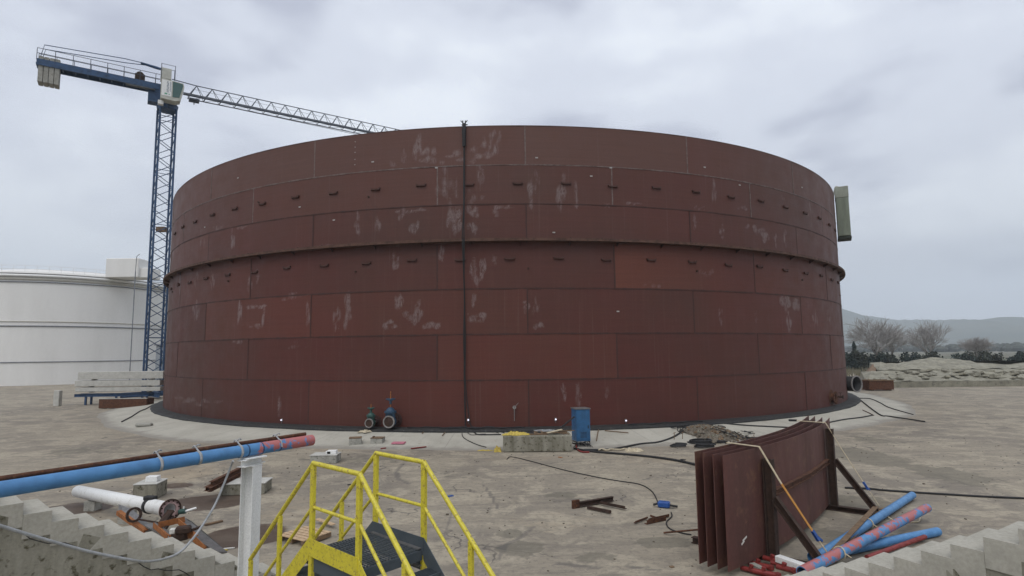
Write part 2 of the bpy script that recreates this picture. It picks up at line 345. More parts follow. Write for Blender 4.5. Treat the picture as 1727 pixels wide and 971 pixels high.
    def ring(s, c, axis, r0, r1, th, n=24, smooth=False):          # annular disc (pipe flange) with thickness
        c = Vector(c); ax = Vector(axis).normalized(); a = ax.orthogonal().normalized(); b = ax.cross(a)
        vs = []
        for r, h in ((r0, -th/2), (r1, -th/2), (r1, th/2), (r0, th/2)):
            vs += [c+ax*h+(a*math.cos(2*PI*j/n)+b*math.sin(2*PI*j/n))*r for j in range(n)]
        fs = [(q*n+j, q*n+(j+1) % n, ((q+1) % 4)*n+(j+1) % n, ((q+1) % 4)*n+j) for q in range(4) for j in range(n)]
        return s.add(vs, fs, smooth)
    def pipe(s, p0, p1, r, t=.012, n=24):                          # open pipe with wall
        p0, p1 = Vector(p0), Vector(p1); return s.ring((p0+p1)/2, p1-p0, r-t, r, (p1-p0).length, n, True)
    def prism(s, poly, z0, z1):
        n = len(poly); vs = [(x, y, z0) for x, y in poly]+[(x, y, z1) for x, y in poly]
        return s.add(vs, [tuple(range(n))[::-1], tuple(range(n, 2*n))]+[(i, (i+1) % n, n+(i+1) % n, n+i) for i in range(n)])
    def extrude(s, poly, vec):                                     # planar 3-D polygon pushed along vec
        n = len(poly); vec = Vector(vec); P = [Vector(p) for p in poly]
        return s.add(P+[p+vec for p in P], [tuple(range(n))[::-1], tuple(range(n, 2*n))]+[(i, (i+1) % n, n+(i+1) % n, n+i) for i in range(n)])
    def build(s, name, m, parent=None, attrs=None, uv=None):
        me = bpy.data.meshes.new(name)
        off = Vector(parent['_w']) if parent is not None else Vector((0, 0, 0))
        org = Vector((0, 0, 0))
        if parent is None and s.v:
            A_ = np.array(s.v); org = Vector(((A_[:, 0].min()+A_[:, 0].max())/2, (A_[:, 1].min()+A_[:, 1].max())/2, A_[:, 2].min()))
            off = org
        me.from_pydata([tuple(Vector(p)-off) for p in s.v], [], s.f)
        me.polygons.foreach_set('use_smooth', s.sm)
        if uv is not None:
            l = me.uv_layers.new(name='uv'); vi = np.empty(len(me.loops), dtype=np.int32); me.loops.foreach_get('vertex_index', vi)
            l.data.foreach_set('uv', np.array(uv, dtype=np.float32)[vi].ravel())
        for k, arr in (attrs or {}).items():
            at = me.attributes.new(k, 'FLOAT', 'POINT'); at.data.foreach_set('value', np.array(arr, dtype=np.float32))
        me.materials.append(M[m] if isinstance(m, str) else m); me.update()
        o = bpy.data.objects.new(name, me); COL.objects.link(o)
        o['_w'] = tuple(off)
        if parent is not None: o.parent = parent
        else: o.location = org
        return o
def tag(o, label, cat, group=None):
    o['label'] = label; o['category'] = cat
    if group: o['group'] = group
    return o
def thing(name, label, cat, loc, group=None):
    o = bpy.data.objects.new(name, None); COL.objects.link(o); o.location = loc; o['_w'] = tuple(loc); o.empty_display_size = .2
    return tag(o, label, cat, group)
def struct(o): o['kind'] = 'structure'; return o
def stuff(o, label=None, cat=None): 
    o['kind'] = 'stuff'
    if label: o['label'] = label; o['category'] = cat
    return o
def smooth_path(P, n=6):
    P = [Vector(p) for p in P]
    if len(P) < 3: return P
    Q = [P[0]*2-P[1]]+P+[P[-1]*2-P[-2]]; o = []
    for i in range(1, len(Q)-2):
        for k in range(n):
            t = k/n; a, b, c, d = Q[i-1], Q[i], Q[i+1], Q[i+2]
            o.append(.5*((2*b)+(c-a)*t+(2*a-5*b+4*c-d)*t*t+(3*b-a-3*c+d)*t**3))
    o.append(P[-1]); return o
def gauss_blobs(X, Y, blobs):
    out_ = np.zeros_like(X)
    for cx, cy, rx, ry, st in blobs:
        d = np.sqrt(((X-cx)/rx)**2+((Y-cy)/ry)**2); out_ = np.maximum(out_, st*np.clip(1.35-d, 0, 1)/1.0)
    return np.clip(out_, 0, 1)

# ================================================================== SETTING
# far land: one disc
mb = MB(); n = 96; rr = [0, 60, 130, 260, 600, 1500, 3400]
vs = [(0, 0, -.03)]+[(math.sin(2*PI*j/n)*r, math.cos(2*PI*j/n)*r, -.03) for r in rr[1:] for j in range(n)]
fs = [(0, 1+(j+1) % n, 1+j) for j in range(n)]
for q in range(len(rr)-2):
    for j in range(n): fs.append((1+q*n+j, 1+q*n+(j+1) % n, 1+(q+1)*n+(j+1) % n, 1+(q+1)*n+j))
mb.add(vs, fs); struct(mb.build('ground', 'land'))
# hills
def hillmesh():
    mb = MB(); nx, ny = 140, 26
    vs = []
    for j in range(ny):
        for i in range(nx):
            az = R_(-52+104*i/(nx-1)); d = 2100+1150*j/(ny-1)
            t = j/(ny-1); prof = math.sin(min(1, t*1.25)*PI/2)
            az_d = math.degrees(az)
            h = float(np.interp(az_d, [-60, -40, -30, -20, 0, 24, 29.5, 32, 34, 37, 41, 46, 52], [80, 120, 105, 150, 190, 215, 196, 158, 128, 112, 128, 96, 110]))+7*math.sin(az_d*.9+j*.4)+4*math.sin(az_d*2.3+j)
            h *= prof*(.94+.06*math.sin(az_d*1.7+j*.8))
            vs.append((math.sin(az)*d, math.cos(az)*d, -.5+max(0, h)))
    fs = [(j*nx+i, j*nx+i+1, (j+1)*nx+i+1, (j+1)*nx+i) for j in range(ny-1) for i in range(nx-1)]
    mb.add(vs, fs, True); return struct(mb.build('hills', 'hill'))
hillmesh()
# concrete yard: fine sheet near, coarse beyond, one object
def E_(px, py, rx, ry, st):            # stain ellipse seen at (px,py) in the photo, put on the ground
    c = G(px, py); a_ = (G(px+rx, py)-c).length; b_ = abs(G(px, max(py-ry, 640)).y-G(px, py+ry).y)/2; return (c.x, c.y, a_, b_, st)
def yard():
    xs = np.concatenate([np.linspace(-90, -16, 20), np.arange(-15.9, 24, .12), np.linspace(24.2, 90, 18)])
    ys = np.concatenate([np.linspace(-20, 9.5, 8), np.arange(9.6, 36, .12), np.linspace(36.4, 104, 26)])
    X, Y = np.meshgrid(xs, ys); nx, ny = len(xs), len(ys)
    Z = np.zeros_like(X)
    vs = list(zip(X.ravel(), Y.ravel(), Z.ravel())); idx = lambda j, i: j*nx+i
    fs = [(idx(j, i), idx(j, i+1), idx(j+1, i+1), idx(j+1, i)) for j in range(ny-1) for i in range(nx-1)]
    wet = gauss_blobs(X, Y, [E_(295, 819, 30, 5, .75), E_(345, 848, 62, 13, 1), E_(380, 842, 40, 12, .95), E_(415, 903, 60, 20, 1), E_(370, 905, 30, 14, .9), E_(440, 905, 40, 14, .85), E_(120, 860, 60, 14, .8)])
    damp = gauss_blobs(X, Y, [E_(1450, 768, 70, 22, .9), E_(1470, 742, 60, 12, .6), E_(1440, 845, 70, 14, 1), E_(1400, 905, 70, 20, .7), E_(880, 925, 60, 16, .7), E_(860, 900, 30, 10, .8), E_(1120, 915, 70, 14, .75),
        E_(950, 835, 40, 8, .7), E_(600, 775, 200, 14, .5), E_(360, 760, 140, 12, .6), E_(780, 800, 90, 12, .45), E_(1010, 940, 70, 12, .6), E_(1600, 800, 80, 30, .7), E_(90, 760, 80, 20, .6), E_(1240, 760, 60, 10, .4)])
    och = gauss_blobs(X, Y, [E_(300, 800, 90, 26, .7), E_(500, 860, 90, 50, .55), E_(1100, 775, 120, 12, .5), E_(940, 880, 130, 35, .45), E_(620, 756, 180, 6, .6), E_(1440, 724, 70, 8, .45), E_(1300, 880, 60, 30, .35), E_(900, 772, 200, 8, .5)])
    mark = np.zeros_like(X)
    def line(P, wd, st):
        nonlocal mark
        P = [G(*p) for p in P]
        for a_, b_ in zip(P[:-1], P[1:]):
            d = b_-a_; L2 = d.x**2+d.y**2; t_ = np.clip(((X-a_.x)*d.x+(Y-a_.y)*d.y)/L2, 0, 1)
            q = np.hypot(X-(a_.x+d.x*t_), Y-(a_.y+d.y*t_)); mark = np.maximum(mark, st*np.clip(1.3-q/wd, 0, 1))
    line([(680, 782), (668, 795), (672, 808), (690, 816)], .16, .75); line([(816, 818), (828, 835), (840, 858)], .09, .8)
    line([(900, 888), (880, 905), (840, 925)], .12, .7); line([(860, 912), (835, 950)], .1, .7); line([(765, 845), (750, 905)], .1, .6); line([(1000, 765), (995, 790)], .1, .5)
    line([(720, 795), (800, 830), (980, 850)], .14, .4); line([(880, 830), (960, 812), (1040, 800)], .12, .4); line([(1040, 900), (1180, 870)], .16, .45); line([(520, 800), (640, 790), (760, 800)], .14, .45)
    line([(400, 755), (520, 775), (600, 770)], .16, .5); line([(560, 765), (700, 772), (840, 768)], .16, .45); line([(940, 950), (1010, 958)], .12, .8); line([(1060, 955), (1110, 962)], .12, .8)
    mb = MB(); mb.add(vs, fs)
    o = mb.build('concrete_yard', 'yard', attrs=dict(wet=wet.ravel(), damp=damp.ravel(), ochre=och.ravel(), mark=mark.ravel())); return struct(o)
yard()
# sloping concrete apron round the tank
RI, RO, ZT = 31.0, 34.3, .36
def apron():
    mb = MB(); n = 720; rs = [RI-1.2, RI, 31.9, 32.8, 33.6, RO-.06, RO+.12]; zz = [ZT-.02, ZT, .26, .155, .07, .018, -.012]
    vs = []; uv = []
    for r, z in zip(rs, zz):
        for j in range(n+1):
            a_ = 2*PI*j/n; wob = (.16*math.sin(a_*9)+.1*math.sin(a_*23+1)+.05*math.sin(a_*61)) if r > 33.4 else 0
            off = .0 
            vs.append((math.sin(a_)*(r+wob+off), TC.y-math.cos(a_)*(r+wob+off), z)); uv.append((a_*RI, r-RI))
    fs = [(q*(n+1)+j, (q+1)*(n+1)+j, (q+1)*(n+1)+j+1, q*(n+1)+j+1) for q in range(len(rs)-1) for j in range(n)]
    mb.add(vs, [f[::-1] for f in fs], True); struct(mb.build('concrete_apron', 'apron', uv=uv))
apron()

# ================================================================== BIG TANK
ZS = [.5, 2.856, 5.195, 7.552, 9.92, 12.03, 14.15, 16.30]
tank = thing('storage_tank', 'huge round steel storage tank in red-brown primer, under construction and open at the top', 'storage tank', (TC.x, TC.y, .36))
blob_px = [(708,248,7,24,1),(722,264,14,12,1),(745,270,30,6,.8),(800,262,25,13,.8),(826,245,10,20,.8),(838,230,6,12,.6),(665,275,15,9,.6),(680,262,4,14,.6),
 (745,312,10,30,.65),(763,325,12,22,.7),(800,330,14,13,.6),(812,300,3,25,.8),(897,325,5,22,.9),(905,300,4,14,.7),(941,325,6,25,.9),(950,312,5,25,.9),(972,330,3,22,.8),(1205,325,3,20,.8),(1070,345,12,4,.8),(1180,350,9,4,.7),(1020,345,8,5,.6),(1254,352,8,4,.7),(1335,330,4,20,.5),(1365,360,4,16,.6),(1320,330,4,12,.5),
 (603,378,4,18,1),(768,372,11,25,1.1),(795,358,13,10,1),(798,385,9,10,1),(697,385,8,12,1),(692,355,18,4,.8),(677,360,5,12,.7),(637,378,4,15,.8),(393,400,3,18,1),(405,383,9,3,.8),(836,358,4,8,.8),(850,350,14,3,.8),(1172,378,3,12,.8),(1285,398,11,12,1.1),(1268,385,12,6,.9),(1308,405,3,10,.9),(1325,400,3,14,.8),(1218,390,3,12,.9),(1345,390,3,14,.6),(340,400,5,20,.5),(365,385,8,5,.7),
 (667,440,2,15,.8),(745,428,4,14,.8),(800,462,6,20,.9),(815,450,3,18,.9),(303,480,2,20,.9),(330,470,3,15,.8),(358,470,3,15,.8),(420,480,4,12,.7),(435,470,3,15,.6),(1100,480,20,6,.6),(1195,460,10,12,.4),(835,438,3,8,.6),(520,418,40,2,.5),(700,410,60,2,.6),
 (673,518,7,18,.9),(700,535,16,12,1),(728,548,15,5,1),(658,548,9,7,1),(704,521,5,12,.8),(805,532,14,12,.9),(799,508,3,10,.8),(585,527,9,26,.85),(569,537,5,16,.9),(430,517,16,3,1),(405,530,3,20,1),(445,530,3,14,.9),(422,550,14,5,.7),(887,515,3,10,.9),(903,520,5,22,.6),(910,552,9,6,.9),(1332,515,14,13,1.1),(1331,542,4,16,1),(330,525,5,18,.8),(520,530,3,18,.8),(490,500,20,5,.6),(1375,540,3,18,.8),(1398,535,3,14,.7),(1216,535,3,12,.7),(1275,530,3,14,.5),
 (497,583,18,6,.55),(400,577,14,3,.7),(348,680,26,8,.75),(308,675,18,7,.6),(950,660,1.5,14,.8),(975,665,1.5,20,.7),(1025,665,1.5,12,.5),(472,690,2,22,.7)]
def tank_blobs():
    o = []
    for x, y, rx, ry, st in blob_px:
        a0, z0 = TA(x, y); a1, _ = TA(x+rx*.5, y); a2, _ = TA(x-rx*.5, y); _, zt = TA(x, y-ry)
        o.append((a0*PI/180*TR, z0, max(.12, abs(a1-a2)*PI/180*TR), max(.1, abs(zt-z0)), st))
    return o
BL = tank_blobs()
_bl = []
for a_, z_, rx_, rz_, st_ in BL:
    for q in range(8):
        th_ = rng.uniform(0, 2*PI); rr_ = math.sqrt(rng.uniform(0, 1))*.85
        _bl.append((a_+math.cos(th_)*rr_*rx_*1.5, z_+math.sin(th_)*rr_*rz_*1.1, max(.1, rx_*rng.uniform(.2, .55)), max(.1, rz_*rng.uniform(.3, .8)), st_*rng.uniform(.45, 1.)))
BL = _bl
def course(k):
    z0, z1 = ZS[k], ZS[k+1]; odd = k % 2 == 0; start = (2.1 if odd else 2.1-8.87)
    mb = MB(); A_st, A_ru, A_ti, A_cp, UV = [], [], [], [], []
    step = 17.75
    angs = [start+step*i for i in range(20)]+[start+360]
    seams = []
    for i in range(20):
        a0, a1 = angs[i], angs[i+1]
        mid = ((a0+a1)/2+180) % 360-180
        front = abs(mid) < 80
        na = 90 if front else 8; nz = 20 if front else 2
        dr = rng.uniform(0, .006)
        aa = np.linspace(a0, a1, na+1); zz = np.linspace(z0, z1, nz+1)
        AA, ZZ = np.meshgrid(aa, zz); U = ((AA+180) % 360-180)*PI/180*TR
        rad = R_(1)*AA; RRr = TR+dr+.008*np.sin(AA*1.3+k)
        P = np.stack([np.sin(rad)*RRr, TC.y-np.cos(rad)*RRr, ZZ], -1).reshape(-1, 3)
        m_ = na+1
        fs = [(q*m_+j, q*m_+j+1, (q+1)*m_+j+1, (q+1)*m_+j) for q in range(nz) for j in range(na)]
        mb.add(P, fs, True)
        u, z = U.ravel(), ZZ.ravel()
        A_st += list(gauss_blobs(u, z, BL) if front else np.zeros(len(u)))
        tint = rng.uniform(.95, 1.06); course_pale = [.0, .05, .08, .12, .35, .5, .95][k]*rng.uniform(.75, 1.2)  # per-plate tint, plus a paler tone that grows with each higher course
        A_ti += [tint]*len(u)
        ru = np.zeros(len(u))
        if k == 3 and abs(mid-20) < 5: ru += np.clip(.9-(u/TR*180/PI-11)/18, 0, 1)*.5
        ru += rng.choice([0, 0, .0, .08, .14]) if k < 6 else 0
        A_ru += list(ru); A_cp += [course_pale]*len(u)
        UV += list(zip(np.radians(AA).ravel()*TR, z))
        if abs(mid-step/2) < 85 or abs(mid+step/2) < 85: seams.append(a0)
    o = mb.build('shell_course', 'shell', tank, attrs=dict(stain=A_st, rust=A_ru, tint=A_ti, course_pale=A_cp), uv=UV)
    # seams: butt welds of the plates and the girth weld above this course
    joints = []
    for a0 in seams:
        sb = MB(); hw = .032/TR*180/PI; nseg = 6
        pts = []
        for q in range(nseg+1):
            z = z0+.02+(z1-z0-.04)*q/nseg; j = rng.uniform(-.004, .004)/TR*180/PI*2
            pts += [TP(a0-hw+j, z, TR+.016), TP(a0+hw+j, z, TR+.016), TP(a0-hw+j, z, TR-.01), TP(a0+hw+j, z, TR-.01)]
        fs = []
        for q in range(nseg):
            b = q*4; fs += [(b, b+1, b+5, b+4), (b+2, b, b+4, b+6), (b+1, b+3, b+7, b+5)]
        sb.add(pts, fs); sb.build('weld_seam', 'weld_dark' if k < 5 else 'weld_pale', o)
    if k < 6 and k != 3:
        sb = MB()
        n = 720; hw = .03 if k < 3 else .026; vs = []
        for j in range(n):
            a_ = 360*j/n; w1 = hw*(1+.35*math.sin(a_*7)+.3*math.sin(a_*2.1+k)); 
            vs += [TP(a_, z1-w1, TR+.019), TP(a_, z1+w1, TR+.019), TP(a_, z1-w1, TR-.01), TP(a_, z1+w1, TR-.01)]
        fs = []
        for j in range(n):
            b, c = 4*j, 4*((j+1) % n); fs += [(b, c, c+1, b+1), (b+2, c+2, c, b), (b+1, c+1, c+3, b+3)]
        sb.add(vs, fs); sb.build('girth_weld', 'weld_dark' if k < 5 else 'weld_pale', o)
    return o
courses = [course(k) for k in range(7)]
# inner face, top rim
mb = MB(); n = 360; vs = []
for j in range(n):
    vs += [TP(j, .5, TR-.03), TP(j, 16.30, TR-.03), TP(j, 16.32, TR-.03), TP(j, 16.32, TR+.02), TP(j, 16.285, TR+.02)]
fs = []
for j in range(n):
    b, c = 5*j, 5*((j+1) % n); fs += [(b, b+1, c+1, c), (b+1, b+2, c+2, c+1), (b+2, b+3, c+3, c+2), (b+3, b+4, c+4, c+3)]
mb.add(vs, fs, True); mb.build('inner_shell', 'brown_primer', tank)
# wind girder: plate with an upstanding outer lip and brackets beneath
mb = MB(); n = 540; prof = [(TR+.005, 10.02), (TR+.40, 10.02), (TR+.40, 9.995), (TR+.415, 9.995), (TR+.415, 10.14), (TR+.40, 10.14), (TR+.40, 10.035), (TR+.005, 10.035)]; vs = []
for j in range(n): vs += [TP(360*j/n, z, r) for r, z in prof]
m_ = len(prof); fs = [(j*m_+q, ((j+1) % n)*m_+q, ((j+1) % n)*m_+q+1, j*m_+q+1) for j in range(n) for q in range(m_-1)]
mb.add(vs, fs, False); gird = mb.build('wind_girder', 'girder_rust', tank)
for k in range(-15, 16):
    mb = MB(); a_ = k*4.9+1.5; p = TP(a_, 9.99, TR); q = TP(a_, 9.99, TR+.36); r_ = TP(a_, 9.78, TR); t_ = TP(a_+90, 0, 1)-TP(a_+90, 0, 0)
    tv = Vector((math.cos(R_(a_)), math.sin(R_(a_)), 0))*.006
    mb.extrude([p-tv, q-tv, r_-tv], tv*2); mb.build('girder_bracket', 'weld_dark', gird)
# annular bottom ring
mb = MB(); n = 540; prof = [(TR-.03, .505), (TR+.42, .50), (RI+.1, .47), (RI+.17, .40), (RI+.17, .30), (TR-.03, .30)]; vs = []
for j in range(n):
    w_ = .02*math.sin(j*.37)+.015*math.sin(j*1.1); vs += [TP(360*j/n, z+(w_ if 0 < q < 4 else 0)*.4, r+(w_ if q in (2, 3, 4) else 0)) for q, (r, z) in enumerate(prof)]
m_ = len(prof); mb.add(vs, [(j*m_+q+1, ((j+1) % n)*m_+q+1, ((j+1) % n)*m_+q, j*m_+q) for j in range(n) for q in range(m_-1)], False)
mat('bitumen', (.014, .015, .016), (.03, .029, .027), .7, 0, 3, .4, .62, c3=(.06, .058, .052), bmp=.6)
mb.build('bottom_ring', 'bitumen', tank)
# lifting lugs (shared meshes)
def placed_copy(src, parent, p, deg):
    o = src.copy(); COL.objects.link(o); o.parent = parent; o.location = Vector(p)-Vector(parent['_w']); o.rotation_euler = (0, 0, R_(deg)); return o
def proto(mb, name, m):
    me = bpy.data.meshes.new(name); me.from_pydata(mb.v, [], mb.f); me.polygons.foreach_set('use_smooth', mb.sm); me.materials.append(M[m]); me.update()
    return bpy.data.objects.new(name, me)
lb = MB()                                  # local: +x along shell, -y outwards
arc = [(-.28, .03), (-.20, -.02), (-.1, -.04), (.1, -.04), (.20, -.02), (.28, .03)]
poly = [(x, 0, z) for x, z in arc]+[(x*.93, 0, z+.07) for x, z in arc[::-1]]
lb.extrude(poly, (0, -.10, 0)); 
for x in (-.22, .22): lb.box((x, -.05, -.035), (.02, .1, .06))
lug = proto(lb, 'lifting_lug', 'lug_brown')
first = True
for zc, off, rngk in ((13.12, 1.3, range(-11, 12)), (9.10, .4, range(-11, 12))):
    for k in rngk:
        dg = off+k*4.87
        placed_copy(lug, tank, TP(dg, zc+.04*math.sin(k*2.3), TR+.005), dg)
sb_ = MB(); sb_.tube([(0, 0, 0), (0, -.09, 0)], .045, 10); stud = proto(sb_, 'stud', 'dark_rust')
for x, y in [(600, 458), (891, 452), (1175, 457), (386, 474), (292, 492), (302, 478), (1352, 472), (437, 341), (1416, 498), (622, 332)]:
    dg, z = TA(x, y); placed_copy(stud, tank, TP(dg, z), dg)
for x in [(425, 424), (508, 406.5), (548, 402), (960, 394), (1012, 393.5), (1104, 396.5), (1259, 409), (1360, 424)]:
    dg, z = TA(*x); placed_copy(stud, tank, TP(dg, 10.16, TR+.2), dg)
tb_ = MB(); tb_.box((0, -.012, 0), (.14, .02, .065)); tgp = proto(tb_, 'paper_tag', 'flange_pale')
for x, y in [(629, 273), (905, 266), (997, 297), (563.5, 371), (934, 392), (1188, 282), (1247, 312), (1042, 525), (736, 283), (1030, 283), (1352, 316), (402, 300), (506, 349), (346, 383)]:
    dg, z = TA(x, y); placed_copy(tgp, tank, TP(dg, z, TR+.012), dg)
for z in (12.3, 12.7, 13.3, 14.6, 14.9, 15.3, 15.6, 15.9):       # cleats left on a vertical joint
    if z > 14: placed_copy(tgp, tank, TP(-15.7, z, TR+.012), -15.7).scale = (.35, 1, .5)
# gate valves on the shell near the base
def gate_valve(dg, zc, R0, top, body, label):
    T_ = lambda out_, z, side=0: TP(dg, z, TR+out_)+Vector((math.cos(R_(dg)), math.sin(R_(dg)), 0))*side
    ax = (T_(1, 0)-T_(0, 0)).normalized(); o1 = .85
    mb = MB(); mb.tube([T_(-.02, zc), T_(o1-.4, zc)], R0*.72, 20); mb.ring(T_(.03, zc), ax, 0.01, R0*1.25, .03, 24)
    mb.ring(T_(o1-.4, zc), ax, .01, R0*.98, .05, 24)
    nz = mb.build('gate_valve', 'weld_dark', tank); nz['label'] = label
    mb = MB(); mb.tube([T_(o1-.38, zc), T_(o1-.2, zc), T_(o1-.02, zc)], R0, 20, rad=[R0*.8, R0*1.02, R0*.8])
    mb.box(T_(o1-.2, zc+R0*.95), (R0*1.5, .22, R0*.9), rotz(dg), .03); mb.ring(T_(o1-.2, zc+R0*1.45), (0, 0, 1), .01, R0*.98, .05, 16); mb.ring(T_(o1-.2, zc+R0*1.62), (0, 0, 1), .01, R0*.98, .05, 16)
    h = zc+R0*1.65
    mb.tube([T_(o1-.2, h), T_(o1-.2, h+R0*.35), T_(o1-.2, h+R0*.62)], .1, 14, rad=[R0*.78, R0*.6, R0*.22]); mb.build('body', body, nz)
    mb = MB(); mb.ring(T_(o1, zc), ax, R0*.80, R0*1.0, .07, 24)
    mb.build('flange', 'flange_grey', nz)
    mb = MB(); mb.ring(T_(o1-.005, zc), ax, .0, R0*.80, .02, 20); mb.build('disc', 'dark_rust', nz)
    mb = MB(); mb.tube([T_(o1-.2, h+R0*.5), T_(o1-.2, top)], .028, 8); mb.build('stem', 'orange_rust', nz)
    hw = h+(top-h)*.58
    mb = MB(); n = 18; c = T_(o1-.2, hw); rr_ = R0*.72
    mb.tube([c+Vector((math.cos(2*PI*j/n), math.sin(2*PI*j/n), 0))*rr_+Vector((0, 0, .03)) for j in range(n+1)], .026, 8, False)
    for j in range(4): mb.tube([c-Vector((0, 0, .08)), c+Vector((math.cos(PI/2*j+.4), math.sin(PI/2*j+.4), 0))*rr_+Vector((0, 0, .03))], .02, 6)
    mb.tube([c-Vector((0, 0, .22)), c+Vector((0, 0, .05))], .06, 10); mb.build('handwheel', body, nz)
gate_valve(-10.95, .86, .31, 2.35, 'valve_blue', 'larger blue gate valve with a tall stem, bolted low on the shell')
gate_valve(-12.9, .78, .23, 1.72, 'valve_green', 'smaller green-blue gate valve left of the larger one')
# rusty manway on the right and small nozzle
def shell_frame(dg): 
    ax = (TP(dg, 0, 2)-TP(dg, 0, 1)).normalized(); sd2 = Vector((math.cos(R_(dg)), math.sin(R_(dg)), 0)); return ax, sd2
ax, s2 = shell_frame(45.2); c = TP(45.2, 1.05)
mb = MB(); mb.ring(c+ax*.14, ax, .24, .30, .28, 24); mb.ring(c+ax*.26, ax, .26, .42, .04, 24); mb.ring(c+ax*.02, ax, .25, .52, .02, 24)
for j in range(14): mb.tube([c+ax*.24+(s2*math.cos(j*.449)+Vector((0, 0, 1))*math.sin(j*.449))*.36, c+ax*.34+(s2*math.cos(j*.449)+Vector((0, 0, 1))*math.sin(j*.449))*.36], .018, 6)
mw = mb.build('manway', 'rust', tank)
c2_ = c+s2*.95+ax*.1
mb = MB(); mb.tube([c2_-ax*.12, c2_+ax*.35], .07, 12); mb.ring(c2_+ax*.35, ax, .04, .13, .04, 16); mb.tube([c2_+ax*.2, c2_+ax*.2+Vector((0, 0, .25))], .02, 8); mb.box(c2_+ax*.2+Vector((0, 0, .26)), (.22, .04, .03)); mb.build('small_nozzle', 'dark_rust', tank)
c = TP(.7, 1.5); ax, s2 = shell_frame(.7)
mb = MB(); mb.tube([c-ax*.02, c+ax*.25], .04, 10); mb.ring(c+ax*.25, ax, .02, .09, .03, 14); mb.tube([c+ax*.2+s2*.02, c+ax*.2+s2*.2+Vector((0, 0, .22))], .012, 6); mb.tube([c+ax*.05, c+ax*.05-Vector((0, 0, .7))], .018, 6); mb.build('small_nozzle', 'flange_grey', tank)
ax, s2 = shell_frame(58.6); c = TP(58.6, 1.62)
ax = (rotz(-34)@ax).normalized()
mb = MB(); mb.pipe(c-ax*.5, c+ax*.75, .55, .02, 32); mb.ring(c+ax*.2, ax, .0, .53, .02, 32); bn = mb.build('large_nozzle', 'black_rubber', tank); bn['label'] = 'wide black pipe stub with a pale rim on the right-hand side of the tank'
mb = MB(); mb.ring(c+ax*.78, ax, .54, .63, .06, 32); mb.build('flange', 'flange_grey', bn)
# small bright lamps low on the shell
for (x, y), txt in (((790, 708), 'small bright lamp low on the tank shell, under the hanging black cables'), ((937, 707), 'small bright lamp low on the tank shell, above the long concrete block'),
                    ((1055, 709), 'small bright lamp low on the tank shell, right of the blue cabinet'), ((476, 708), 'small faint lamp low on the tank shell, above the end of the overhead blue pipe')):
    dg, z = TA(x, y); p = TP(dg, z, TR+.005); ax, s2 = shell_frame(dg)
    t_ = thing('work_lamp', txt, 'lamp', p)
    mb = MB(); mb.box(p+ax*.02, (.12, .04, .16), rotz(dg), .01); mb.tube([p+ax*.03, p+ax*.03-Vector((0, 0, .18))], .012, 6); mb.build('bracket', 'grey_steel', t_)
    mb = MB(); rr_ = .042
    mb.tube([p+ax*.04, p+ax*.065, p+ax*.1, p+ax*.12], rr_, 12, rad=[rr_*.7, rr_, rr_*.8, rr_*.2]); mb.build('bulb', 'lamp_glow', t_)

# hanging cables and the rim hook they hang from
t_ = thing('hanging_cable_bundle', 'black cables hanging from the tank rim down the front of the shell to the ground', 'cable', TP(-4.0, .5, TR+.2))
ax, s2 = shell_frame(-4.02); top = TP(-4.02, 16.3)
mb = MB()
for q in (-.07, .07): mb.bar(top+s2*q+ax*.08+Vector((0, 0, .3)), top+s2*q+ax*.1-Vector((0, 0, 1.1)), .05, .05, ax)
mb.bar(top+s2*-.16+ax*-.1+Vector((0, 0, .14)), top+s2*.16+ax*-.1+Vector((0, 0, .14)), .05, .05); mb.bar(top-ax*.15+Vector((0, 0, .1)), top+ax*.14+Vector((0, 0, .1)), .12, .06)
mb.bar(top+s2*-.18+ax*.1+Vector((0, 0, .3)), top+s2*.02+ax*.1+Vector((0, 0, .05)), .04, .04); mb.bar(top+s2*.18+ax*.1+Vector((0, 0, .3)), top+s2*-.02+ax*.1+Vector((0, 0, .05)), .04, .04)
mb.build('rim_hook', 'cable_dark', t_)
mb = MB(); mb.tube([top+ax*.14+Vector((0, 0, .12)), top+ax*.15-Vector((0, 0, .3)), top+ax*.14-Vector((0, 0, 1.15))], .1, 12, rad=[.07, .11, .07]); mb.build('sleeve', 'black_rubber', t_)
for q, (a1, a2, rr_) in enumerate(((-4.02, -4.0, .028), (-3.98, -3.95, .024), (-4.06, -3.3, .024))):
    P = [TP(a1, 15.2, TR+.12)]
    for z in (13, 10.4, 10.1, 9.7, 7, 5, 3.2, 2, 1.0, .62):
        tt = 0 if z > 3.4 else (3.4-z)/3.0; P.append(TP(a1+(a2-a1)*tt**1.6*(1 if q == 2 else .5)+.06*math.sin(z*1.3+q*2), z, TR+(.44 if 9.6 < z < 10.5 else .14)+.02*q))
    P.append(TP(a2+.2, .53, TR+.3))
    mb = MB(); mb.tube(smooth_path(P, 5), rr_, 7); mb.build('cable', 'cable_dark', t_)

